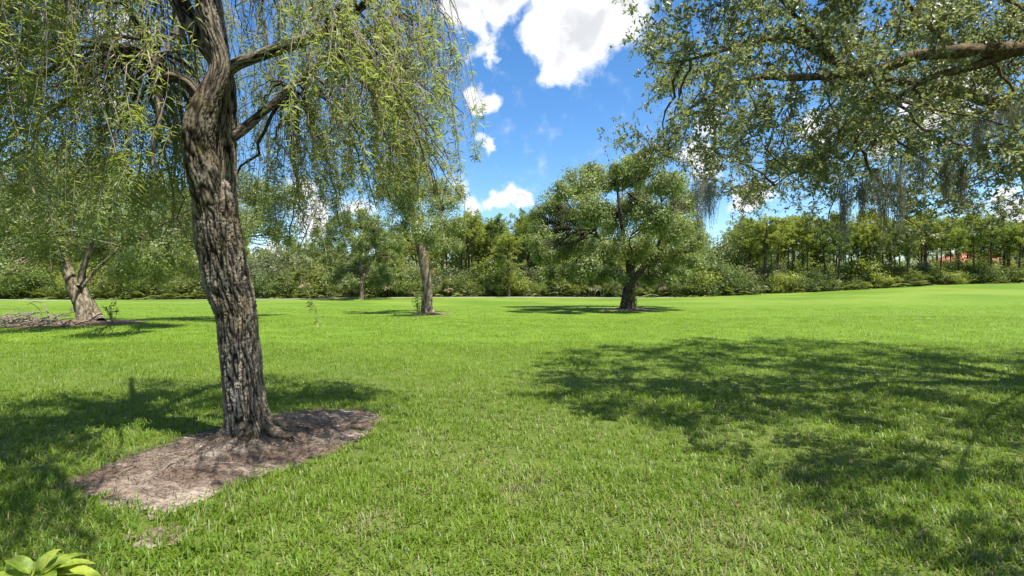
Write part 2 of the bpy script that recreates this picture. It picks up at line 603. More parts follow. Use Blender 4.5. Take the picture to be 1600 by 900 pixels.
M = {
    'lawn': lawn_mat(),
    'sand': sand_mat(),
    'grass': leaf_mat('grass_blade', (0.070, 0.140, 0.010), (0.180, 0.265, 0.026), (0.28, 0.40, 0.028), 0.42, 0.45,
                      dry=(0.27, 0.235, 0.125), spec=0.3),
    'weep': leaf_mat('weeping_leaf', (0.072, 0.112, 0.028), (0.245, 0.290, 0.100), (0.40, 0.48, 0.085), 0.47, 0.42,
                     dry=(0.24, 0.17, 0.09)),
    'oak': leaf_mat('oak_leaf', (0.064, 0.090, 0.036), (0.225, 0.248, 0.125), (0.33, 0.38, 0.11), 0.40, 0.40,
                    dry=(0.20, 0.15, 0.08), spec=0.5),
    'oakfar': leaf_mat('field_oak_leaf', (0.062, 0.098, 0.026), (0.228, 0.268, 0.095), (0.36, 0.43, 0.08), 0.42, 0.42, spec=0.45),
    'pine': leaf_mat('pine_needle', (0.095, 0.142, 0.026), (0.235, 0.290, 0.060), (0.40, 0.47, 0.065), 0.42, 0.5, vary=True),
    'shrub_dark': leaf_mat('dark_shrub_leaf', (0.064, 0.096, 0.028), (0.175, 0.215, 0.066), (0.29, 0.36, 0.07), 0.38, 0.42,
                           vary=True, dry=(0.25, 0.20, 0.12)),
    'shrub_lime': leaf_mat('lime_shrub_leaf', (0.092, 0.135, 0.024), (0.245, 0.290, 0.060), (0.38, 0.46, 0.06), 0.42, 0.45,
                           vary=True, dry=(0.25, 0.20, 0.12)),
    'shrub_grey': leaf_mat('grey_shrub_leaf', (0.080, 0.098, 0.042), (0.215, 0.230, 0.110), (0.27, 0.31, 0.10), 0.34, 0.5,
                           vary=True, dry=(0.25, 0.20, 0.14)),
    'palm': leaf_mat('palm_frond', (0.075, 0.102, 0.028), (0.210, 0.235, 0.080), (0.28, 0.34, 0.06), 0.34, 0.4,
                     dry=(0.30, 0.22, 0.13), spec=0.5),
    'moss': leaf_mat('spanish_moss', (0.19, 0.195, 0.13), (0.36, 0.36, 0.25), (0.36, 0.37, 0.23), 0.45, 0.8, spec=0.1),
    'lime': leaf_mat('broad_leaf', (0.10, 0.20, 0.018), (0.33, 0.38, 0.050), (0.36, 0.44, 0.04), 0.38, 0.5, spec=0.35),
    'bark_near': bark_mat('weeping_bark', (0.010, 0.008, 0.006), (0.34, 0.295, 0.235), (22, 22, 7), True, 0.45, moss=(0.13, 0.11, 0.035)),
    'bark_limb': bark_mat('weeping_limb_bark', (0.04, 0.03, 0.022), (0.20, 0.17, 0.13), (18, 18, 18), False, 0.8),
    'twig': plain_mat('pale_twig', (0.18, 0.15, 0.11), (0.34, 0.29, 0.22), 12),
    'oaklimb': bark_mat('oak_limb_bark', (0.055, 0.040, 0.022), (0.22, 0.17, 0.095), (12, 12, 12), False, 0.8, moss=(0.10, 0.10, 0.03)),
    'oakbark': bark_mat('oak_bark', (0.08, 0.066, 0.048), (0.36, 0.31, 0.23), (6, 6, 2.0), False, 0.7, moss=(0.12, 0.115, 0.05)),
    'oakdark': bark_mat('dark_oak_bark', (0.035, 0.03, 0.02), (0.14, 0.12, 0.085), (6, 6, 2.0), False, 0.7, moss=(0.05, 0.07, 0.025)),
    'pinebark': bark_mat('pine_bark', (0.055, 0.042, 0.032), (0.17, 0.13, 0.10), (4, 4, 1.5), False, 0.6),
    'palmbark': bark_mat('palm_bark', (0.08, 0.06, 0.045), (0.24, 0.19, 0.14), (5, 5, 9), False, 0.6),
    'deadwood': plain_mat('dead_wood', (0.13, 0.105, 0.08), (0.27, 0.23, 0.185), 14),
    'straw': leaf_mat('pine_straw', (0.036, 0.028, 0.022), (0.29, 0.22, 0.155), (0.12, 0.08, 0.05), 0.1, 0.7, spec=0.15),
    'brownmulch': plain_mat('brown_mulch', (0.07, 0.042, 0.03), (0.22, 0.15, 0.105), 6, bump=0.8, dist=0.04),
    'path': plain_mat('pale_concrete', (0.20, 0.19, 0.165), (0.27, 0.255, 0.225), 1.5),
    'tile': tile_mat(),
    'stucco': plain_mat('cream_stucco', (0.42, 0.36, 0.27), (0.48, 0.42, 0.33), 2.0, bump=0.1),
    'white': plain_mat('white_trim', (0.72, 0.71, 0.68), (0.80, 0.79, 0.76), 3.0, bump=0.05),
    'leafdry': leaf_mat('dry_leaf', (0.10, 0.06, 0.028), (0.19, 0.115, 0.05), (0.15, 0.09, 0.04), 0.2, 0.6),
}


def glass_mat():
    m, nt, out = new_mat('window_glass')
    p = nd(nt, 'ShaderNodeBsdfPrincipled')
    p.inputs['Base Color'].default_value = (0.03, 0.04, 0.05, 1)
    p.inputs['Roughness'].default_value = 0.08
    nt.links.new(p.outputs[0], out.inputs['Surface'])
    return m


M['glass'] = glass_mat()


# ------------------------------------------------------------------ terrain
def grid_axis(parts):
    return np.unique(np.concatenate([np.linspace(a, b, n) for a, b, n in parts]))


def build_ground():
    xs = grid_axis([(-1500, -120, 14), (-120, 120, 161), (120, 1500, 14)])
    ys = grid_axis([(-300, -10, 8), (-10, 100, 141), (100, 1800, 18)])
    X, Y = np.meshgrid(xs, ys, indexing='ij')
    Z = terrain(X, Y)
    V = np.stack([X, Y, Z], -1).reshape(-1, 3)
    ny = len(ys)
    i, j = np.meshgrid(np.arange(len(xs) - 1), np.arange(ny - 1), indexing='ij')
    a = i * ny + j
    Fq = np.stack([a, a + ny, a + ny + 1, a + 1], -1).reshape(-1, 4)
    o = bpy.data.objects.new('lawn', make_mesh('lawn', V, [Fq], smooth=True))
    o.data.materials.append(M['lawn'])
    o['kind'] = 'structure'
    coll.objects.link(o)


build_ground()


def inside(poly, pts):
    x, y = pts[:, 0], pts[:, 1]
    c = np.zeros(len(pts), bool)
    n = len(poly)
    for i in range(n):
        x1, y1 = poly[i]
        x2, y2 = poly[(i + 1) % n]
        k = ((y1 > y) != (y2 > y)) & (x < (x2 - x1) * (y - y1) / (y2 - y1 + 1e-12) + x1)
        c ^= k
    return c


def patch(name, poly, mat, lift=0.012, heap=0.0, centre=None, rings=10, n=72, rng=RNG, ragged=0.05, straight=False):
    """ground patch: concentric rings from a centre to a ragged outline"""
    poly = np.asarray(poly, float)
    c = poly.mean(0) if centre is None else np.asarray(centre, float)
    P = np.vstack([poly, poly[:1]])
    B = curve(np.column_stack([P, np.zeros(len(P))]), n + 1)[:-1, :2]
    if straight:
        sg = np.concatenate([[0], np.cumsum(np.linalg.norm(np.diff(P, axis=0), axis=1))])
        qq = np.linspace(0, sg[-1], n, endpoint=False)
        B = np.column_stack([np.interp(qq, sg, P[:, 0]), np.interp(qq, sg, P[:, 1])])
        B = c + (B - c) * 1.05
    B = c + (B - c) * (1 + ragged * rng.normal(size=(n, 1)))
    V = [np.array([c[0], c[1], tz(*c) + lift + heap])]
    for k in range(1, rings + 1):
        t = k / rings
        q = c + (B - c) * t
        z = terrain(q[:, 0], q[:, 1]) + lift + heap * (1 - smooth01(t / 0.75)) + (rng.normal(size=n) * 0.008 if k < rings else -0.01)
        V += list(np.column_stack([q, z]))
    V = np.array(V)
    tri = np.array([[0, 1 + i, 1 + (i + 1) % n] for i in range(n)])
    q4 = []
    for k in range(rings - 1):
        o = 1 + k * n
        for i in range(n):
            q4.append([o + i, o + n + i, o + n + (i + 1) % n, o + (i + 1) % n])
    o = bpy.data.objects.new(name, make_mesh(name, V, [tri, np.array(q4)], smooth=True))
    o.data.materials.append(mat)
    o['kind'] = 'structure'
    coll.objects.link(o)
    return B


MAIN = np.array([(393 - 800) / F * 5.0, 5.0])
bed_px = [(98, 757), (180, 782), (262, 803), (300, 786), (340, 768), (420, 738), (500, 712), (560, 683), (590, 658),
          (560, 645), (500, 641), (440, 648), (345, 670), (300, 682), (230, 707), (160, 735)]
BED = patch('sandy_bed', [G(*p) for p in bed_px], M['sand'], 0.014, 0.11, MAIN, 14, 120, ragged=0.03, straight=True)
bare_px = [(190, 845), (240, 862), (300, 846), (295, 825), (240, 826)]
BARE = patch('bare_soil_patch', [G(*p) for p in bare_px], M['sand'], 0.010, 0.0, None, 5, 36, ragged=0.16)


def ring(c, rx, ry, k=10, ph=0.3):
    return [(c[0] + rx * math.cos(ph + 2 * math.pi * i / k), c[1] + ry * math.sin(ph + 2 * math.pi * i / k)) for i in range(k)]


T2, T3, T4 = G(668, 491), G(980, 484), G(132, 506)
RING4 = patch('mulch_ring', ring(T4 + np.array([-0.6, 0.3]), 2.7, 2.3), M['brownmulch'], 0.02, 0.18, T4, 8, 48)
RING2 = patch('mulch_ring', ring(T2 + np.array([0.1, 0.1]), 1.25, 1.3), M['brownmulch'], 0.02, 0.12, T2, 6, 36)
RING3 = patch('mulch_ring', ring(T3, 2.0, 1.9), M['brownmulch'], 0.02, 0.16, T3, 6, 40)


def path_strip(pts, w):
    P = curve(np.column_stack([np.array(pts, float), np.zeros(len(pts))]), 60)[:, :2]
    T = unit(np.gradient(P, axis=0))
    Nn = np.column_stack([-T[:, 1], T[:, 0]])
    rows = []
    for s in (-w / 2, w / 2):
        q = P + Nn * s
        rows.append(np.column_stack([q, terrain(q[:, 0], q[:, 1]) + 0.05]))
    V = np.concatenate(rows + [r - np.array([0, 0, 0.15]) for r in rows])
    n = len(P)
    k = np.arange(n - 1)
    Fq = np.concatenate([np.stack([k, n + k, n + k + 1, k + 1], 1), np.stack([2 * n + k, k, k + 1, 2 * n + k + 1], 1),
                         np.stack([n + k, 3 * n + k, 3 * n + k + 1, n + k + 1], 1)])
    o = bpy.data.objects.new('cart_path', make_mesh('cart_path', V, [Fq]))
    o.data.materials.append(M['path'])
    o['kind'] = 'structure'
    coll.objects.link(o)


path_strip([(-95, 66), (-60, 66.5), (-48, 68), (-30, 71), (-16, 71.5), (-2, 72.2), (12, 73), (20, 72.4), (30, 76), (46, 82), (90, 90)], 1.6)


# ------------------------------------------------------------------ bark trunk with real furrows
def worley(u, v, nu, seed, per):
    """F2-F1 of jittered cells, periodic in u with `per` cells"""
    iu, iv = np.floor(u).astype(int), np.floor(v).astype(int)
    f1 = np.full(u.shape, 9.0)
    f2 = np.full(u.shape, 9.0)
    for a in (-1, 0, 1):
        for b in (-1, 0, 1):
            cu, cv = iu + a, iv + b
            h = (np.mod(cu, per) * 73856093) ^ (cv * 19349663) ^ (seed * 83492791)
            h = (h ^ (h >> 13)) * 1274126177
            r1 = ((h >> 8) & 1023) / 1023.0
            r2 = ((h >> 18) & 1023) / 1023.0
            d = np.hypot(cu + 0.1 + 0.8 * r1 - u, cv + 0.1 + 0.8 * r2 - v)
            nf1 = np.minimum(f1, d)
            f2 = np.where(d < f1, f1, np.minimum(f2, d))
            f1 = nf1
    return f2 - f1


def pnoise(u, v, per, seed):
    iu, iv = np.floor(u).astype(int), np.floor(v).astype(int)
    fu, fv = u - iu, v - iv
    su, sv = fu ** 3 * (fu * (fu * 6 - 15) + 10), fv ** 3 * (fv * (fv * 6 - 15) + 10)

    def gr(a, b):
        h = (np.mod(iu + a, per) * 73856093) ^ ((iv + b) * 19349663) ^ (seed * 83492791)
        h = (h ^ (h >> 13)) * 1274126177
        an = ((h >> 9) & 4095) / 4096.0 * 2 * math.pi
        return np.cos(an) * (fu - a) + np.sin(an) * (fv - b)
    x0 = gr(0, 0) * (1 - su) + gr(1, 0) * su
    x1 = gr(0, 1) * (1 - su) + gr(1, 1) * su
    return (x0 * (1 - sv) + x1 * sv) * 1.5


def bark_tube(mb, pts, n, sides, plate_u=0.045, plate_v=0.16, depth=0.014, twist=0.0, flare=0.0, seed=1, squash=None):
    C = curve(pts, n)
    P, R = C[:, :3], np.maximum(C[:, 3], 0.004)
    T, A, B = frames(P)
    s = np.concatenate([[0], np.cumsum(np.linalg.norm(np.diff(P, axis=0), axis=1))])
    th = np.linspace(0, 2 * math.pi, sides, endpoint=False)
    TH, SS = np.meshgrid(th, s)
    RR = np.repeat(R[:, None], sides, 1)
    per = max(6, 2 * int(round(math.pi * R.mean() / plate_u)))
    u = TH / (2 * math.pi) * per + twist * SS / plate_u * 0.5
    v = SS / plate_v
    wu = 0.36 * pnoise(u * 0.5, v * 1.2, max(3, per // 2), seed + 2) + 0.16 * pnoise(u * 1.0, v * 4.0, per, seed + 3)
    n1 = pnoise(u * 1.0 + wu, v, per, seed)
    n2 = pnoise(u * 2.0 + 2 * wu, v * 1.7, 2 * per, seed + 7)
    n4 = pnoise(u * 1.5, v * 3.5, (3 * per) // 2, seed + 13)
    n3 = pnoise(u * 3.0, v * 16.0, 3 * per, seed + 9)
    h = np.minimum(smooth01((np.abs(n1) - 0.03) / 0.26), 0.05 + 0.95 * smooth01((np.abs(n2) - 0.02) / 0.24))
    h = np.minimum(h, 0.45 + 0.55 * smooth01(np.abs(n4) / 0.10))
    h = np.clip(h * (0.9 + 0.35 * n3), 0, 1.1)
    lump = 0.025 * np.sin(2 * TH + SS * 2.3 + seed) + 0.02 * np.sin(3 * TH - SS * 4.1 + 2.0 * seed) + 0.012 * np.sin(5 * TH + SS * 7)
    rad = RR * (1 + lump) + depth * (h - 0.85) * np.clip(RR / 0.2, 0.35, 1.1)
    if flare:
        f = np.exp(-s / 0.16)[:, None]
        rad = rad * (1 + flare * f * (0.45 + 0.4 * np.abs(np.sin(2.5 * TH + 0.6)) ** 1.5 + 0.25 * np.sin(3 * TH + 1)))
    V = P[:, None] + rad[..., None] * (np.cos(TH)[..., None] * A[:, None] + np.sin(TH)[..., None] * B[:, None])
    i, j = np.meshgrid(np.arange(n - 1), np.arange(sides), indexing='ij')
    a, b = i * sides + j, i * sides + (j + 1) % sides
    Fq = np.stack([a, b, b + sides, a + sides], -1).reshape(-1, 4)
    VV = np.vstack([V.reshape(-1, 3), P[-1] + T[-1] * R[-1] * 0.4])
    cap = np.array([[(n - 1) * sides + k, (n - 1) * sides + (k + 1) % sides, len(VV) - 1] for k in range(sides)])
    mb.add(VV, [Fq, cap], np.concatenate([h.ravel(), [0.5]]))
    return P


# ------------------------------------------------------------------ the weeping tree in the sandy bed
def pr(px, py, Y, rpx):
    # an upright stem seen off-axis looks wider than it is
    return np.concatenate([W(px, py, Y), [rpx / F * Y * math.cos(math.atan((px - 800) / F))]])


def prh(px, py, Y, rpx):
    return np.concatenate([W(px, py, Y), [rpx / F * Y]])


def weeping_tree():
    rng = np.random.default_rng(7)
    bx, by = MAIN
    t = thing('weeping_tree', 'big weeping tree with twisted furrowed trunk rising from the bare sandy bed', 'tree', (bx, by, tz(bx, by)))
    mb = MB()
    bark_tube(mb, [pr(400, 712, 5.0, 44), pr(396, 690, 5.0, 40), pr(388, 660, 5.0, 37), pr(384, 637, 5.0, 35), pr(381, 607, 5.0, 33.5), pr(378, 569, 5.0, 33),
                   pr(373.5, 531, 5.0, 32.5), pr(369.5, 493, 5.0, 33), pr(364, 472, 5.0, 35), pr(357, 450, 5.0, 37), pr(351, 420, 5.0, 37.5),
                   pr(344, 380, 5.0, 38), pr(338, 340, 5.0, 37), pr(335, 311, 5.0, 35), pr(334, 290, 5.04, 28), pr(334, 270, 5.08, 15)], 520, 150,
              0.042, 0.40, 0.024, flare=0.7, seed=3)
    trunk = mb.build('trunk', M['bark_near'], t, smooth=True)
    srcs = []

    def limb(pts, n, sides, fur=0.012, tw=0.0, seed=1):
        m_ = MB()
        P = bark_tube(m_, pts, n, sides, 0.042, 0.36, fur * 1.5, twist=tw, seed=seed)
        m_.build('limb', M['bark_near'], t, smooth=True)
        return P

    a = limb([pr(340, 355, 4.98, 26), pr(322, 290, 4.9, 28), pr(311, 240, 4.84, 27.5), pr(310, 205, 4.80, 26.5), pr(317, 175, 4.80, 24.5), pr(328, 148, 4.82, 21),
              pr(341, 118, 4.85, 17.5), pr(345, 96, 4.87, 16), pr(338, 65, 4.88, 19), pr(330, 35, 4.9, 22), pr(325, 0, 4.9, 23), pr(318, -60, 4.9, 19),
              pr(320, -150, 5.0, 14), pr(330, -250, 5.05, 9), pr(325, -330, 5.1, 4)], 340, 90, 0.014, 0.3, 11)
    b = limb([pr(350, 345, 5.06, 26), pr(350, 280, 5.1, 21), pr(351, 220, 5.1, 18.5), pr(354, 170, 5.08, 16.5), pr(353, 125, 5.02, 15), pr(348, 95, 4.98, 13)],
             200, 80, 0.010, 0.05, 5)
    c = limb([pr(344, 104, 4.96, 13), pr(320, 66, 5.0, 17), pr(296, 30, 5.05, 17.5), pr(272, -12, 5.1, 16), pr(225, -90, 5.3, 12),
              pr(180, -160, 5.6, 7), pr(150, -210, 5.9, 3)], 160, 60, 0.010, 0.1, 8)
    r1 = limb([pr(352, 112, 5.0, 11), pr(375, 98, 5.0, 10), pr(420, 82, 5.0, 9.5), pr(470, 65, 5.0, 9), pr(520, 44, 5.0, 7.5), pr(580, 0, 5.0, 6), pr(650, -40, 5.1, 4),
               pr(690, -50, 5.15, 2)], 160, 40, 0.006, 0.2, 2)
    r2 = limb([pr(360, 215, 5.1, 11), pr(385, 198, 5.15, 9), pr(408, 178, 5.2, 7), pr(440, 150, 5.3, 5.5), pr(500, 95, 5.5, 4.5), pr(570, 50, 5.8, 3), pr(620, 20, 6.0, 1.5)],
              120, 30, 0.005, 0.1, 4)
    l1 = limb([pr(310, 150, 4.85, 12), pr(290, 128, 4.8, 11), pr(266, 119, 4.75, 10.5), pr(246, 121, 4.7, 11), pr(238, 100, 4.7, 9), pr(230, 70, 4.65, 7.5),
               pr(205, 20, 4.5, 6), pr(160, -40, 4.3, 4.5), pr(110, -70, 4.1, 2)], 170, 44, 0.007, 0.1, 6)
    l2 = limb([pr(243, 122, 4.7, 9), pr(246, 145, 4.68, 7.5), pr(250, 175, 4.66, 6), pr(242, 215, 4.62, 4), pr(238, 260, 4.6, 2)], 70, 26, 0.006, 0, 9)
    srcs += [a[250:], c[60:], r1[50:], r2[40:], l1[70:]]
    # further limbs above the frame, carrying the rest of the crown
    hub = W(322, -20, 4.92)
    for k, (ang, ln, up) in enumerate([(-2.5, 2.5, 1.3), (-1.9, 2.2, 1.5), (-1.2, 2.1, 1.4), (-0.5, 2.1, 1.5), (0.15, 1.9, 1.4), (0.8, 2.3, 1.5),
                                       (1.5, 2.6, 1.3), (2.2, 2.7, 1.5), (2.9, 2.6, 1.2), (3.4, 2.4, 0.9)]):
        e = hub + np.array([math.cos(ang) * ln, math.sin(ang) * ln, up])
        m1 = hub * 0.6 + e * 0.4 + np.array([0, 0, 0.45])
        mb = MB()
        P = tube(mb, [(*hub, .07), (*m1, .05), (*(m1 * .4 + e * .6 + np.array([0, 0, .18])), .032), (*e, .012)], 40, 9, 0.03, rng)
        mb.build('limb', M['bark_limb'], t, smooth=True)
        srcs.append(P[8:])
    src = np.concatenate(srcs)
    cx, cy = bx - 0.45, by + 0.1
    # secondary arching branches
    nb = 320
    ang = rng.uniform(0, 2 * math.pi, nb)
    rad = 2.75 * np.sqrt(rng.uniform(0.02, 1, nb))
    tgt = np.column_stack([cx + rad * np.cos(ang), cy + rad * np.sin(ang), 0 * ang])
    tgt[:, 2] = 5.7 - 1.5 * (rad / 2.75) ** 2 - rng.uniform(0, 1, nb) ** 1.4 * 2.3
    tx = 800 + F * tgt[:, 0] / np.maximum(tgt[:, 1], .5)
    keep = ~((tgt[:, 1] < 4.9) & (tx > 250) & (tx < 415)) & (tgt[:, 0] < -0.42 - 0.06 * rng.random(nb)) & (tgt[:, 1] > 1.9)
    tgt = tgt[keep]
    nf = 26                                     # unseen boughs above the frame, added to shade the near lawn
    tgt = np.vstack([tgt, np.column_stack([rng.uniform(-4.2, -0.9, nf), rng.uniform(1.2, 2.6, nf), rng.uniform(3.7, 4.9, nf)])])
    i = nearest(src, tgt * np.array([1, 1, 1]) - np.array([0, 0, 0.0]))
    br = arcs(src[i], tgt, 14, 0.10, rng, 0.05)
    mbr = MB()
    ln = np.linalg.norm(tgt - src[i], axis=1)
    R = np.linspace(1, 0.3, 14)[None] * (0.006 + 0.006 * ln[:, None])
    tubes(mbr, br, R, 5)
    mbr.build('branch', M['bark_limb'], t, smooth=True, kind='stuff')
    pool = br[:, 4:].reshape(-1, 3)
    pool = pool[pool[:, 2] > 2.6]
    # hanging strands
    ns = 1380
    st = pool[rng.integers(0, len(pool), ns)]
    st = st + rng.normal(size=st.shape) * 0.08
    want = 1.75 + 1.1 * rng.random(ns) ** 1.1
    onright = smooth01((st[:, 0] + 2.2) / 1.2)
    want = want + onright * 0.75
    # sparser skirt close to the viewer so the trunk stays in view
    sx = 800 + F * st[:, 0] / np.maximum(st[:, 1], .5)
    front = (st[:, 1] < 4.95) & (sx > 262) & (sx < 405) & (rng.random(ns) > .05)
    want = np.where(st[:, 1] < 2.9, np.maximum(want, 1.55 + .62 * st[:, 1]), want)
    L = np.clip(st[:, 2] - want, 0.25, 1.0 + 1.1 * rng.random(ns))
    ok = (st[:, 2] - L > 1.55) & ~front
    st, L = st[ok], L[ok]
    extra = np.array([W(492, 330, 4.5), W(497, 345, 4.52), W(488, 322, 4.5), W(85, 260, 4.0), W(70, 240, 3.9), W(95, 225, 4.1), W(415, 60, 4.2)])
    st = np.vstack([st, extra])
    L = np.concatenate([L, [0.99, 0.62, 0.55, 0.95, 0.9, 0.8, 0.6]])
    ns = len(st)
    N = 8
    tt = np.linspace(0, 1, N)[None, :, None]
    outd = unit(np.column_stack([st[:, 0] - cx, st[:, 1] - cy, 0 * L]) + 0.6 * rng.normal(size=(ns, 3)) * np.array([1, 1, 0]))
    side = np.column_stack([-outd[:, 1], outd[:, 0], 0 * L])
    amp = rng.uniform(0.02, 0.42, ns)
    amp[-7:] = .02
    P = st[:, None] + np.array([0, 0, -1.0]) * (tt * L[:, None, None]) ** 1.0 \
        + outd[:, None] * (np.sqrt(tt) * amp[:, None, None] * np.minimum(L, 0.9)[:, None, None]) \
        + side[:, None] * (np.sin(tt * rng.uniform(2, 6, (ns, 1, 1)) + rng.uniform(0, 6, (ns, 1, 1))) * 0.085 * L[:, None, None])
    P = P - (P[:, :1] - st[:, None])
    mtw = MB()
    R = np.linspace(0.0036, 0.0014, N)[None] * rng.uniform(0.7, 1.5, (ns, 1))
    tubes(mtw, P, R, 3)
    # loose bare grey twigs among the foliage
    nbare = 1300
    k = rng.integers(0, len(pool), nbare)
    b0 = pool[k]
    b1 = b0 + rng.normal(size=(nbare, 3)) * np.array([0.4, 0.4, 0.25]) - np.array([0, 0, 1]) * rng.uniform(0.1, 0.9, (nbare, 1))
    b1[:, 0] = np.minimum(b1[:, 0], -0.4)
    bx_ = 800 + F * np.column_stack([b0[:, 0] / b0[:, 1], b1[:, 0] / b1[:, 1]])
    fr_ = (np.minimum(b0[:, 1], b1[:, 1]) < 5.0) & (bx_.max(1) > 255) & (bx_.min(1) < 410)
    b0, b1 = b0[~fr_], b1[~fr_]
    nbare = len(b0)
    tubes(mtw, arcs(b0, b1, 7, 0.15, rng, 0.14), np.linspace(0.005, 0.0018, 7)[None] * rng.uniform(.6, 1.3, (nbare, 1)), 3)
    mtw.build('twigs', M['twig'], t, kind='stuff')
    # leaves along strands, denser towards the tips
    per = 78
    mlf = MB()
    ncl = 9
    cl = rng.random((ns, ncl)) ** 0.7
    cl[:, 0] = 0.97
    f = np.take_along_axis(cl, rng.integers(0, ncl, (ns, per)), 1) + rng.normal(0, .028, (ns, per))
    f = np.where(rng.random((ns, per)) < .25, rng.random((ns, per)), f)
    f = np.clip(f, 0.02, 1.0)
    cnt = np.clip((L / 1.0) * per * rng.uniform(0.55, 1.1, ns) * np.where(st[:, 2] > 4.5, .55, 1.0), 12, per).astype(int)
    use = np.arange(per)[None] < cnt[:, None]
    x = f * (N - 1)
    i0 = np.clip(x.astype(int), 0, N - 2)
    fr = (x - i0)[..., None]
    rows = np.arange(ns)[:, None]
    base = P[rows, i0] * (1 - fr) + P[rows, i0 + 1] * fr
    base = base[use]
    n = len(base)
    az = rng.uniform(0, 2 * math.pi, n)
    dn = rng.uniform(-0.15, 1.15, n)
    d = unit(np.column_stack([np.cos(az), np.sin(az), -dn]))
    nr = unit(np.column_stack([np.cos(az) * 0.3, np.sin(az) * 0.3, np.ones(n)]) + 0.5 * rng.normal(size=(n, 3)))
    strand_t = np.repeat(rng.normal(0, 0.16, ns), use.sum(1))
    tint = np.clip(0.48 + strand_t + rng.normal(0, 0.20, n), 0, 1)
    tint[rng.random(n) < 0.05] = 1.7
    leaves(mlf, base, d, nr, rng.uniform(0.04, 0.10, n), rng.uniform(0.008, 0.013, n), tint, 0.25, 0.45, 0.12)
    # leafy sprays high in the crown above the frame
    mlf.build('crown', M['weep'], t, kind='stuff')
    # surface roots in the bed
    for k, (ang, ln) in enumerate([(-2.7, .22), (-1.5, .2), (-0.45, .32), (0.15, .3), (1.9, .25)]):
        mb = MB()
        s0 = np.array([bx + .15 * math.cos(ang), by + .15 * math.sin(ang), 0.18])
        e = np.array([bx + (.2 + ln) * math.cos(ang + .25), by + (.2 + ln) * math.sin(ang + .25), 0.02])
        mid = s0 * .5 + e * .5 + np.array([0, 0, -.02])
        tube(mb, [(*s0, .075), (*mid, .05), (*e, .018)], 16, 8, 0.10, rng)
        mb.build('root', M['bark_limb'], t, smooth=True)
    return t


weeping_tree()


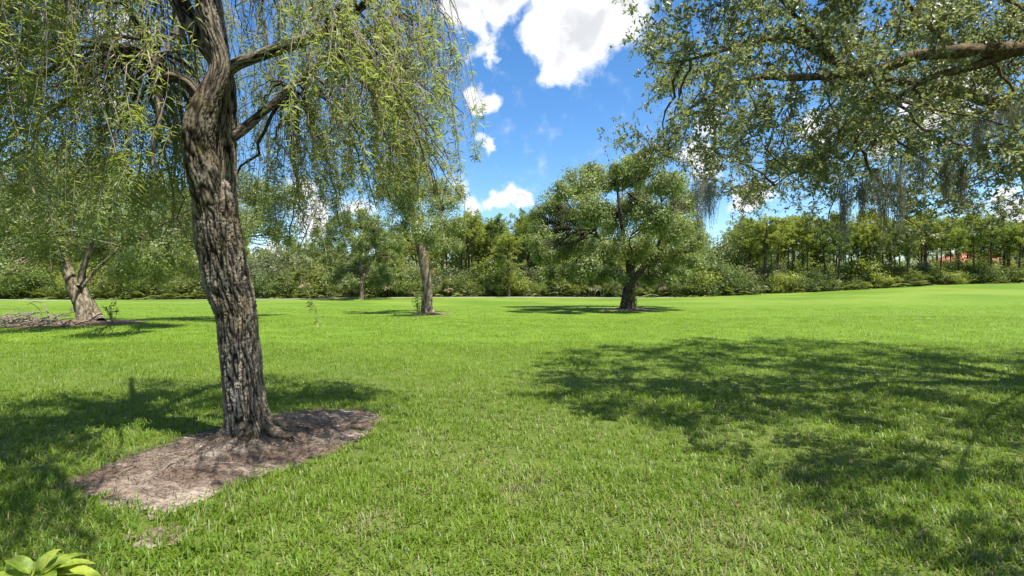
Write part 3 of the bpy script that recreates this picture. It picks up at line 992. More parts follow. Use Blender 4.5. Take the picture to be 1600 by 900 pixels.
# ------------------------------------------------------------------ the live oak whose limbs reach in from the right
def near_oak():
    rng = np.random.default_rng(21)
    bx, by = 9.6, 7.4
    t = thing('live_oak', 'moss-hung live oak whose limbs reach over the shaded lawn', 'tree', (bx, by, tz(bx, by)))
    mb = MB()
    bark_tube(mb, [(bx, by, -.05, .44), (bx, by, .3, .38), (bx - .05, by, 1.2, .34), (bx - .1, by, 2.2, .33), (bx - .25, by - .05, 3.1, .30), (bx - .4, by - .1, 3.8, .2)],
              200, 90, 0.05, 0.16, 0.015, flare=0.5, seed=6)
    mb.build('trunk', M['oakbark'], t, smooth=True)
    fork = np.array([bx - .2, by - .05, 3.2])
    srcs = []

    def limb(pts, n=60, sides=12, w=0.03):
        m_ = MB()
        P = tube(m_, pts, n, sides, w, rng)
        m_.build('limb', M['oaklimb'], t, smooth=True)
        srcs.append(P)
        return P

    limb([(*fork, .2), (*(W(1660, 62, 6.9)), .125), prh(1600, 74, 6.6, 13), prh(1540, 80, 6.4, 11.5), prh(1488, 80, 6.3, 10.5), prh(1428, 88, 6.3, 9), prh(1370, 112, 6.3, 6.5),
          prh(1300, 118, 6.3, 6), prh(1250, 121, 6.3, 5.5), prh(1200, 120, 6.3, 5), prh(1160, 128, 6.2, 4.2), prh(1125, 141, 6.1, 3.4), prh(1085, 165, 6.0, 2.2), prh(1040, 190, 6.0, 1)], 120, 14)
    limb([prh(1575, 84, 6.5, 8), prh(1520, 104, 6.4, 6.5), prh(1452, 122, 6.4, 4.5), prh(1400, 155, 6.6, 3), prh(1350, 200, 6.9, 2), prh(1280, 240, 7.2, 1.2), prh(1210, 290, 7.4, .6)], 60, 10)
    limb([prh(1428, 88, 6.3, 8), prh(1360, 110, 6.7, 7), prh(1305, 96, 7.0, 6.5), prh(1266, 74, 7.1, 6), prh(1222, 61, 7.2, 5), prh(1160, 70, 7.3, 4), prh(1090, 90, 7.4, 2.5), prh(1040, 100, 7.4, 1)], 80, 10)
    limb([prh(1305, 96, 7.0, 4), prh(1255, 40, 7.0, 3.5), prh(1200, -20, 7.0, 3), prh(1120, -60, 7.2, 2), prh(1060, -70, 7.3, 1)], 50, 8)
    limb([prh(1500, 80, 6.35, 4), prh(1440, 30, 6.4, 3.2), prh(1380, -40, 6.4, 3), prh(1300, -110, 5.7, 2.5), prh(1220, -150, 5.6, 1)], 50, 8)
    # limbs out of the frame; the longest is added to carry the shading clumps
    for (ang, ln, up) in [(0.2, 4.5, 2.2), (1.2, 5.0, 2.4), (2.2, 5.2, 3.0), (-1.0, 4.0, 2.4), (-2.0, 4.2, 2.8), (-2.35, 6.2, 1.7)]:
        e = fork + np.array([math.cos(ang) * ln, math.sin(ang) * ln, up])
        m1 = fork * .55 + e * .45 + np.array([0, 0, .5])
        tk = .22 if ln > 6 else .45 if ang < 0 else 1.0
        limb([(*fork, .15 * tk), (*m1, .10 * tk), (*(m1 * .4 + e * .6 + np.array([0, 0, .1])), .06 * tk), (*e, .015)], 50, 9)
    src = np.concatenate([s[6:] for s in srcs])
    # clumps
    def zmin(x, y):
        return np.where(y < 4.3, 1.8 + 0.62 * y, 1.72 + 0.118 * y) + 0.25 * np.sin(x * 2.1 + y * 1.3) + 0.2 * np.sin(x * 4.3 - y * 2.2)
    c = np.array([8.4, 7.4, 5.0])
    r = np.array([6.9, 6.9, 3.0])
    q = unit(rng.normal(size=(3600, 3))) * (rng.random((3600, 1)) ** (1 / 2.4)) * r + c
    q = q[(q[:, 2] > zmin(q[:, 0], q[:, 1])) & (q[:, 1] > 1.0)]
    q = q[(q[:, 0] > 0.215 * q[:, 1] + 0.05)]
    hole = np.sin(q[:, 0] * 2.7 + 1) * np.sin(q[:, 1] * 2.4) + .6 * np.sin(q[:, 2] * 3.1 + q[:, 0])
    q = q[hole > -.55]
    qx, qy = 800 + F * q[:, 0] / q[:, 1], 450 - F * (q[:, 2] - CAM_H) / q[:, 1]
    bare = ((qx > 1400) & (qx < 1680) & (qy > 35) & (qy < 125) & (q[:, 1] < 6.6)) | ((qx > 1190) & (qx < 1320) & (qy > 45) & (qy < 112) & (q[:, 1] < 7.3))
    q = q[~bare]                                # the big limbs are bare along their outer side
    q = q[:655]
    nx = 36  # extra clumps out of view, added to shade the near right lawn
    ny_ = 34                                    # leafy sprays growing off the near side of the big limbs
    lim = src[(src[:, 0] < src[:, 1] * .72) & (src[:, 1] < 8)]
    sp_ = lim[rng.integers(0, len(lim), ny_)] + np.column_stack([rng.normal(0, .3, ny_), rng.uniform(-.9, -.15, ny_), rng.normal(.05, .28, ny_)])
    q = np.vstack([q[:190], np.column_stack([rng.uniform(3.2, 7.5, nx), rng.uniform(1.0, 4.0, nx), rng.uniform(4.2, 5.6, nx)]), sp_, q[190:]])
    nb2 = 205
    i = nearest(src, q[:nb2])
    br = arcs(src[i], q[:nb2], 12, 0.06, rng, 0.08)
    ln = np.linalg.norm(q[:nb2] - src[i], axis=1)
    mbr = MB()
    tubes(mbr, br, np.linspace(1, .25, 12)[None] * (0.007 + 0.009 * ln[:, None]), 5)
    pool = np.concatenate([src, br[:, 3:].reshape(-1, 3)])
    i = nearest(pool, q)
    br2 = arcs(pool[i], q, 10, -0.04, rng, 0.10)
    ln = np.linalg.norm(q - pool[i], axis=1)
    tubes(mbr, br2, np.linspace(1, .3, 10)[None] * (0.004 + 0.006 * ln[:, None]), 3)
    mbr.build('branch', M['oaklimb'], t, smooth=True, kind='stuff')
    # twiglets: several sprays per clump
    sp = 5
    att = np.repeat(q, sp, 0) + rng.normal(size=(len(q) * sp, 3)) * np.array([.30, .30, .21])
    j = rng.integers(5, 10, len(att))
    own = np.repeat(np.arange(len(q)), sp)
    s0 = br2[own, j]
    tw = arcs(s0, att, 5, 0.05, rng, 0.10)
    mtw = MB()
    tubes(mtw, tw, np.linspace(.0045, .0018, 5)[None].repeat(len(att), 0), 3)
    # leaf-bearing shoots
    nsht = 7
    sh0 = np.repeat(tw, nsht, 0)
    kk = rng.integers(1, 5, len(sh0))
    s1 = sh0[np.arange(len(sh0)), kk]
    sd = unit(rng.normal(size=s1.shape) + np.array([0, 0, -0.1]))
    sl = rng.uniform(.12, .30, len(s1))[:, None]
    e1 = s1 + sd * sl
    e1[:, 2] -= 0.03
    vis = (np.abs(s1[:, 0] - s1[:, 1] * .6) < s1[:, 1] * .6) & (s1[:, 2] - CAM_H < .75 * s1[:, 1])
    tubes(mtw, np.stack([s1, e1], 1)[vis], np.array([.0022, .0012])[None].repeat(vis.sum(), 0), 3)
    mtw.build('twigs', M['oaklimb'], t, kind='stuff')
    pl = 12
    ff = rng.uniform(0.15, 1.03, (len(s1), pl, 1))
    base = (s1[:, None] * (1 - ff) + e1[:, None] * ff).reshape(-1, 3)
    n = len(base)
    dd = unit(np.repeat(sd, pl, 0) * 0.7 + rng.normal(size=(n, 3)) * 0.8 + np.array([0, 0, -.1]))
    nr = unit(rng.normal(size=(n, 3)) * 0.75 + np.array([0, 0, 1.0]))
    ct = np.repeat(rng.normal(0, .15, len(q)), sp * nsht * pl)
    tint = np.clip(0.45 + ct + rng.normal(0, .22, n), 0, 1)
    tint[rng.random(n) < .012] = 1.6
    m = MB()
    lpx, lpy = 800 + F * base[:, 0] / base[:, 1], 450 - F * (base[:, 2] - CAM_H) / base[:, 1]
    far_off = (lpx > 1900) | (lpy < -330)       # the far side of the crown, over the observer and beyond: fewer, larger leaves
    big = np.where(far_off, 1.7, 1.0)
    kp = ~far_off | (rng.random(n) < .28)
    lw = rng.uniform(.046, .080, n) * big
    leaves(m, base[kp], dd[kp], nr[kp], lw[kp], (rng.uniform(.022, .035, n) * big)[kp], tint[kp], .16, .55)
    m.build('crown', M['oak'], t, kind='stuff')
    # hanging Spanish moss
    def moss(px, py0, py1, Y, w):
        top = W(px, py0, Y)
        Lm = (py1 - py0) / F * Y
        tuft = thing('spanish_moss', '', 'moss', top)
        k = 75
        a0 = np.column_stack([rng.normal(0, w, k), rng.normal(0, w, k), rng.normal(0, .04, k)]) + top
        ll = Lm * rng.uniform(.35, 1, k)
        N = 9
        tt = np.linspace(0, 1, N)[None, :, None]
        P = a0[:, None] + np.array([0, 0, -1.0]) * tt * ll[:, None, None]
        taper = (1 - 0.55 * tt)
        P[:, :, :2] = top[:2] + (P[:, :, :2] - top[:2]) * taper
        P[:, :, :2] += np.cumsum(rng.normal(0, .008, (k, N, 2)), 1)
        mm = MB()
        tubes(mm, P, np.full((k, N), .0017), 3, np.clip(rng.normal(.5, .25, k), 0, 1))
        kk = 260
        ii = rng.integers(0, k, kk)
        jj = rng.integers(1, N, kk)
        leaves(mm, P[ii, jj], rand_dirs(rng, kk) + np.array([0, 0, -.8]), rand_dirs(rng, kk), rng.uniform(.03, .07, kk), np.full(kk, .005),
               np.clip(rng.normal(.5, .25, kk), 0, 1))
        coll.objects.unlink(tuft)
        bpy.data.objects.remove(tuft)
        o = mm.build('spanish_moss', M['moss'], None, base=tuple(top))
        return tag(o, 'grey-green beard of moss hanging below the live oak limbs', 'moss', 'moss beards hanging from the live oak')

    for a in [(1320, 285, 395, 5.6, .045), (1376, 275, 400, 5.6, .06), (1405, 255, 385, 5.4, .055), (1348, 285, 345, 5.8, .035), (1095, 275, 370, 6.2, .06),
              (1110, 290, 350, 6.0, .05), (1560, 180, 245, 5.6, .05), (1530, 190, 260, 5.5, .035), (1480, 255, 320, 5.8, .035), (1503, 255, 330, 5.8, .03),
              (1440, 250, 300, 5.7, .05), (1585, 170, 225, 5.4, .035)]:
        moss(*a)
    return t


near_oak()


# ------------------------------------------------------------------ oaks out on the field
def field_oak(name, label, base, lobes, stems, seed, mat, depth, bark='oakbark', leaf=(.11, .19), clumps=1.0, sprout=False, group=None, lpc=88):
    """lobes: (px,py,rpx,dy) in photo pixels at the tree's own distance; stems: lists of (px,py,rpx)"""
    rng = np.random.default_rng(seed)
    bz = tz(*base)
    t = thing(name, label, 'tree', (base[0], base[1], bz), group)
    Y = depth
    tops = []
    for si, st in enumerate(stems):
        m = MB()
        pts = [pr(px, py, Y + (0.25 * si if k else 0), r) for k, (px, py, r) in enumerate(st)]
        if si == 0:
            pts[0][2] = bz - 0.1
        P = bark_tube(m, pts, 60, 24, 0.10, 0.4, 0.03, flare=0.45 if si == 0 else 0.15, seed=seed + si)
        m.build('trunk' if si == 0 else 'limb', M[bark], t, smooth=True)
        tops.append(P[35:])
    src = np.concatenate(tops)
    C = np.array([W(px, py, Y + dy) for px, py, r, dy in lobes])
    R = np.array([r / F * (Y + dy) for px, py, r, dy in lobes])
    i = nearest(src, C)
    arms = []
    for k in range(len(C)):
        m = MB()
        s = src[i[k]]
        ln = np.linalg.norm(C[k] - s)
        mid = s * .5 + C[k] * .5 + rng.normal(size=3) * .08 * ln + np.array([0, 0, .06 * ln])
        P = tube(m, [(*s, .04 + .02 * R[k]), (*mid, .03 + .01 * R[k]), (*C[k], .02)], 14, 7, .03, rng)
        m.build('limb', M[bark], t, smooth=True)
        arms.append(P[6:])
    arms = np.array(arms)
    mbr, ml = MB(), MB()
    for k in range(len(C)):
        nc = max(8, int(clumps * 30 * R[k] ** 1.6))
        dirs = rand_dirs(rng, nc)
        dirs[:, 2] = dirs[:, 2] * .9 + .12
        cc = C[k] + dirs * R[k] * rng.uniform(.45, 1.04, (nc, 1)) * np.array([1.05, 1.05, .9])
        s = arms[k][rng.integers(0, len(arms[k]), nc)]
        tubes(mbr, arcs(s, cc, 6, .02, rng, .08), np.linspace(.03, .008, 6)[None].repeat(nc, 0), 3)
        per = int(lpc * rng.uniform(.85, 1.1))
        o = rng.normal(size=(nc, per, 3)) * (0.14 + 0.055 * R[k]) * np.array([1.1, 1.1, .9])
        b = (cc[:, None] + o).reshape(-1, 3)
        n = len(b)
        outw = unit((cc - C[k])[:, None] / R[k] * .35 + o / (0.14 + 0.055 * R[k]) * .6).reshape(-1, 3)
        nr = unit(outw * 1.0 + np.array([0, 0, .35]) + rng.normal(size=(n, 3)) * .5)
        dd = unit(np.cross(nr, rand_dirs(rng, n)))
        ct = np.repeat(rng.normal(0, .17, nc), per)
        leaves(ml, b, dd, nr, rng.uniform(*leaf, n), rng.uniform(leaf[0] * .5, leaf[1] * .55, n), np.clip(.5 + ct + rng.normal(0, .2, n), 0, 1), .18, .5)
    mbr.build('branch', M[bark], t, kind='stuff')
    ml.build('crown', mat, t, kind='stuff')
    return t


def lobe_fill(seed, box, n, r, shape):
    """random lobes inside a crown outline, shape(px,py)->bool"""
    rng = np.random.default_rng(seed)
    out = []
    while len(out) < n:
        px, py = rng.uniform(box[0], box[2]), rng.uniform(box[1], box[3])
        if shape(px, py):
            out.append((px, py, rng.uniform(*r), rng.uniform(-1, 1)))
    return out


# big rounded oak in the middle
L3 = [(862, 322, 24), (858, 362, 26), (872, 392, 28), (905, 290, 30), (925, 330, 34), (948, 282, 27), (985, 275, 30), (1012, 262, 24), (1040, 290, 30),
      (1065, 322, 26), (1075, 352, 22), (1050, 362, 28), (1068, 395, 26), (960, 345, 34), (1000, 320, 34), (905, 380, 32), (945, 395, 30), (990, 390, 34),
      (1030, 405, 26), (915, 418, 20), (1035, 428, 15), (850, 400, 18), (885, 345, 28), (1020, 345, 30), (885, 425, 16), (1060, 425, 14), (940, 430, 15), (1005, 432, 12),
      (842, 340, 14), (875, 300, 15), (925, 268, 15), (968, 258, 13), (1060, 290, 14), (1085, 375, 13), (838, 380, 13), (1082, 410, 12), (862, 428, 11), (1000, 250, 12),
      (962, 436, 13), (1012, 440, 11), (930, 440, 10), (905, 438, 10), (1045, 440, 10)]
rg = np.random.default_rng(5)
L3 = [(x, y, r, d) for (x, y, r), d in zip(L3, rg.uniform(-5.5, 5, len(L3)))]
field_oak('oak_tree', 'broad round-crowned oak with short dark vine-covered trunk out on the field', T3, L3,
          [[(979, 486, 13), (979, 474, 10), (981, 460, 9), (984, 445, 9), (985, 425, 7), (990, 400, 4)],
           [(982, 450, 6), (965, 425, 4.5), (945, 395, 3), (930, 360, 2)], [(984, 445, 6), (1003, 420, 4.5), (1025, 390, 3), (1040, 350, 2)],
           [(985, 430, 6), (978, 390, 4), (970, 340, 3), (965, 300, 2)]], 31, M['oakfar'], float(T3[1]), 'oakdark', clumps=1.25, lpc=80)

L2 = [(640, 300, 27), (648, 335, 26), (625, 320, 20), (690, 325, 22), (700, 352, 24), (660, 362, 22), (712, 310, 16), (680, 375, 18), (708, 388, 14), (632, 350, 18),
      (668, 300, 22), (650, 270, 22), (690, 290, 16), (600, 300, 20), (615, 275, 22)]
L2 = [(x, y, r, d) for (x, y, r), d in zip(L2, rg.uniform(-3.5, 3, len(L2)))]
field_oak('oak_tree', 'slim oak with pale bent leaning trunk in a small mulch ring', T2, L2,
          [[(668, 492, 11), (667, 478, 9), (668, 455, 8.5), (666, 430, 8), (661, 405, 8), (655, 380, 6.5), (646, 350, 5), (640, 310, 3)],
           [(660, 402, 7), (668, 380, 5.5), (680, 350, 4.5), (694, 320, 3)]], 32, M['oakfar'], float(T2[1]), leaf=(.09, .15))

L4 = [(20, 290, 50), (80, 270, 50), (150, 275, 50), (215, 300, 46), (40, 350, 46), (105, 335, 46), (170, 345, 46), (235, 350, 44), (20, 400, 34), (65, 390, 30), (165, 395, 36),
      (215, 405, 32), (270, 395, 36), (290, 340, 36), (275, 295, 36), (330, 320, 34), (375, 350, 34), (420, 330, 32), (440, 365, 26), (400, 300, 30), (-30, 330, 50), (-60, 380, 44),
      (340, 370, 30), (300, 420, 22), (10, 430, 20), (190, 425, 22), (245, 430, 18), (455, 310, 24), (120, 300, 40)]
L4 = [(x, y, r, d) for (x, y, r), d in zip(L4, rg.uniform(-7.5, 5, len(L4)))]
field_oak('oak_tree', 'spreading oak with stout forked leaning trunk beside a brush pile', T4, L4,
          [[(134, 507, 14), (129, 492, 12), (120, 465, 11), (111, 440, 10.5), (103, 415, 9), (95, 385, 6), (85, 340, 4)],
           [(143, 502, 9), (136, 470, 8), (128, 445, 7), (130, 420, 6), (140, 390, 5), (150, 350, 4)],
           [(124, 448, 5), (142, 430, 4), (160, 412, 3.2), (190, 385, 2.5)],
           [(158, 503, 9), (148, 485, 8.5), (140, 470, 7)]], 33, M['oakfar'], float(T4[1]), leaf=(.08, .13), clumps=1.15, lpc=95)


# brush pile and sprout by the field trees
def brush_pile():
    rng = np.random.default_rng(3)
    c = np.array([*G(45, 508), 0.0])
    m = MB()
    n = 70
    a = rng.uniform(0, math.pi, n)
    L = rng.uniform(.5, 2.3, n)
    mid = c + np.column_stack([rng.normal(0, 1.1, n), rng.normal(0, .6, n), 0.05 + np.abs(rng.normal(.15, .14, n))])
    dv = np.column_stack([np.cos(a), np.sin(a) * .8, rng.normal(0.05, .25, n)])
    s, e = mid - dv * L[:, None] / 2, mid + dv * L[:, None] / 2
    s[:, 2] = np.maximum(s[:, 2], .04)
    e[:, 2] = np.maximum(e[:, 2], .04)
    tubes(m, arcs(s, e, 7, .03, rng, .08), np.linspace(.022, .007, 7)[None] * rng.uniform(.6, 1.3, (n, 1)), 4)
    o = m.build('brush_pile', M['deadwood'], None, base=tuple(c), kind='stuff')
    tag(o, 'low heap of grey dead branches beside the spreading oak', 'brush pile')


brush_pile()


def sprout(base, h, n, mat, label, seed, leaf=.12, spread=.3):
    rng = np.random.default_rng(seed)
    z = tz(*base)
    t = thing('sapling', label, 'sapling', (base[0], base[1], z))
    b = np.array([base[0], base[1], z])
    m, ml = MB(), MB()
    s = np.repeat(b[None], n, 0) + rng.normal(0, .04, (n, 3)) * np.array([1, 1, 0])
    e = s + np.column_stack([rng.normal(0, spread, n), rng.normal(0, spread, n), h * rng.uniform(.55, 1, n)])
    P = arcs(s, e, 8, .05, rng, .05)
    tubes(m, P, np.linspace(.012, .004, 8)[None].repeat(n, 0), 4)
    m.build('stem', M['twig'], t, kind='stuff')
    k = n * 26
    ii, jj = rng.integers(0, n, k), rng.integers(2, 8, k)
    leaves(ml, P[ii, jj], rand_dirs(rng, k) + np.array([0, 0, .3]), rand_dirs(rng, k) + np.array([0, 0, 1]), rng.uniform(leaf * .7, leaf * 1.3, k),
           np.full(k, leaf * .45), np.clip(rng.normal(.5, .25, k), 0, 1))
    ml.build('foliage', mat, t, kind='stuff')


sprout(T2 + np.array([-.45, -.5]), 1.25, 7, M['oakfar'], 'leafy sapling shoots at the foot of the slim oak', 4, .13, .18)
sprout(T3 + np.array([.35, -.8]), 1.5, 9, M['shrub_dark'], 'vine-like shoots climbing the dark trunk of the broad oak', 5, .15, .22)
sprout(T4 + np.array([1.2, -.1]), .9, 6, M['oakfar'], 'leafy shoots beside the forked trunk of the spreading oak', 6, .10, .25)


# ------------------------------------------------------------------ the wood beyond the field
def pine_mesh_thing(seed, h, crown_from, spread, ntuft, look=0):
    rng = np.random.default_rng(seed)
    t = thing('pine_tree', ['tall thin pine with a deep crown and short bare trunk in the wood', 'tall thin pine with a spreading flat-topped crown in the wood',
                            'tall thin pine with a narrow sparse crown in the wood'][look], 'tree', (0, 0, 0),
              ['deep-crowned pines in the wood', 'flat-topped pines in the wood', 'narrow pines in the wood'][look])
    m = MB()
    lean = rng.normal(0, .03 * h, 2)
    P = tube(m, [(0, 0, -.2, .17), (lean[0] * .2, lean[1] * .2, h * .33, .14), (lean[0] * .7, lean[1] * .7, h * .7, .10), (lean[0], lean[1], h * .97, .03)], 24, 7, .03, rng)
    m.build('trunk', M['pinebark'], t, smooth=True)
    mb, ml = MB(), MB()
    nb = max(12, ntuft // 9)
    u = crown_from + (1 - crown_from) * rng.random(nb) ** .8
    s = np.array([P[int(min(23, x * 23.5))] for x in u])
    prof = spread * (0.45 + .75 * np.sin(np.pi * np.clip((u - crown_from) / (1 - crown_from) * .8 + .2, 0, 1)))
    az = rng.uniform(0, 2 * math.pi, nb)
    ln = prof * rng.uniform(.5, 1.15, nb)
    e = s + np.column_stack([np.cos(az) * ln, np.sin(az) * ln, rng.uniform(.0, .6, nb) * ln])
    A = arcs(s, e, 7, -.05, rng, .06)
    tubes(mb, A, np.linspace(.05, .015, 7)[None].repeat(nb, 0), 4)
    mb.build('branch', M['pinebark'], t, kind='stuff')
    k = ntuft
    ii = rng.integers(0, nb, k)
    jj = rng.integers(3, 7, k)
    c = A[ii, jj] + rng.normal(0, .22, (k, 3)) + np.array([0, 0, .1])
    nn = 15
    b = np.repeat(c, nn, 0)
    d = unit(rng.normal(size=(k * nn, 3)) + np.array([0, 0, .45]))
    tt = np.clip(np.repeat(rng.normal(.5, .2, k), nn) + rng.normal(0, .15, k * nn), 0, 1)
    leaves(ml, b, d, rand_dirs(rng, k * nn), rng.uniform(.22, .42, k * nn), rng.uniform(.05, .085, k * nn), tt, 0.1, .5)
    ml.build('crown', M['pine'], t, kind='stuff')
    return t


def shrub_thing(name, seed, mat, w, h, nclump, leaf, label, group, cat='shrub', dry=0.0, trunk=True):
    rng = np.random.default_rng(seed)
    t = thing(name, label, cat, (0, 0, 0), group)
    m = MB()
    nl = 9
    lob = np.column_stack([rng.uniform(-.55, .55, nl) * w, rng.uniform(-.45, .45, nl) * w, rng.uniform(.22, .78, nl) * h])
    lr = rng.uniform(.26, .42, nl) * min(w, h)
    s = np.zeros((nl, 3)) + rng.normal(0, .2, (nl, 3)) * np.array([1, 1, 0])
    tubes(m, arcs(s, lob, 8, .03, rng, .06), np.linspace(.09, .03, 8)[None].repeat(nl, 0) * (h / 4), 5)
    m.build('trunk', M['oakbark'], t, smooth=True, kind='stuff')
    k = rng.integers(0, nl, nclump)
    dirs = rand_dirs(rng, nclump)
    cc = lob[k] + dirs * lr[k][:, None] * rng.uniform(.6, 1.12, (nclump, 1))
    cc[:, 2] = np.clip(cc[:, 2], .1, h * 1.05)
    per = 34
    o = rng.normal(size=(nclump, per, 3)) * .042 * (w + h)
    b = (cc[:, None] + o).reshape(-1, 3)
    b[:, 2] = np.maximum(b[:, 2], .05)
    n = len(b)
    nr = unit(np.repeat(dirs, per, 0) * .4 + unit(o.reshape(-1, 3)) * .6 + np.array([0, 0, .4]) + rng.normal(size=(n, 3)) * .5)
    tt = np.clip(np.repeat(rng.normal(.48, .2, nclump), per) + rng.normal(0, .2, n), 0, 1)
    if dry:
        dr = np.repeat(rng.random(nclump) < dry, per)
        tt[dr] = 1.8
    ml = MB()
    leaves(ml, b, unit(np.cross(nr, rand_dirs(rng, n))), nr, rng.uniform(leaf * .7, leaf * 1.35, n), rng.uniform(leaf * .35, leaf * .6, n), tt, .2, .5)
    TOP[t.name] = float(np.percentile(b[:, 2], 98.5))
    ml.build('crown', mat, t, kind='stuff')
    return t


TOP = {}


def palm_thing(name, seed, trunk_h, nf, fl, label, group, cat, dry=.15):
    rng = np.random.default_rng(seed)
    t = thing(name, label, cat, (0, 0, 0), group)
    if trunk_h > .5:
        m = MB()
        tube(m, [(0, 0, -.1, .2), (.05, 0, trunk_h * .5, .17), (.0, .05, trunk_h, .2)], 18, 8, .06, rng)
        m.build('trunk', M['palmbark'], t, smooth=True)
    ml = MB()
    for k in range(nf):
        az = rng.uniform(0, 2 * math.pi)
        isdry = k < dry * nf
        el = rng.uniform(-1.1, -.5) if isdry else rng.uniform(-.35, 1.25)
        d = np.array([math.cos(az) * math.cos(el), math.sin(az) * math.cos(el), math.sin(el)])
        L = fl * rng.uniform(.7, 1.1)
        o = np.array([rng.normal(0, .1), rng.normal(0, .1), trunk_h + .15])
        if trunk_h < .5:
            o = np.array([rng.normal(0, .45), rng.normal(0, .45), .15])
        tip = o + d * L * .75
        tubes(ml, np.stack([o, (o + tip) / 2 + np.array([0, 0, .05]), tip])[None], np.array([[.018, .014, .01]]), 3, [.5])
        nseg = 15
        side = unit(np.cross(d, [0, 0, 1.0]))
        up = np.cross(side, d)
        a = np.linspace(-1.75, 1.75, nseg) + rng.normal(0, .05, nseg)
        dd = np.cos(a)[:, None] * d + np.sin(a)[:, None] * side + up * .15 + np.array([0, 0, -.22])
        base = np.repeat(tip[None], nseg, 0)
        tt = np.full(nseg, 1.8 if isdry else np.clip(rng.normal(.5, .2), 0, 1))
        leaves(ml, base, dd, np.repeat(up[None], nseg, 0) + rng.normal(0, .3, (nseg, 3)), L * rng.uniform(.5, .68, nseg), np.full(nseg, .075 * L + .02), tt, .2, .4, .12)
    ml.build('fronds', M['palm'], t, kind='stuff')
    return t


def hgt(py, Y):
    return CAM_H + (450 - py) / F * Y


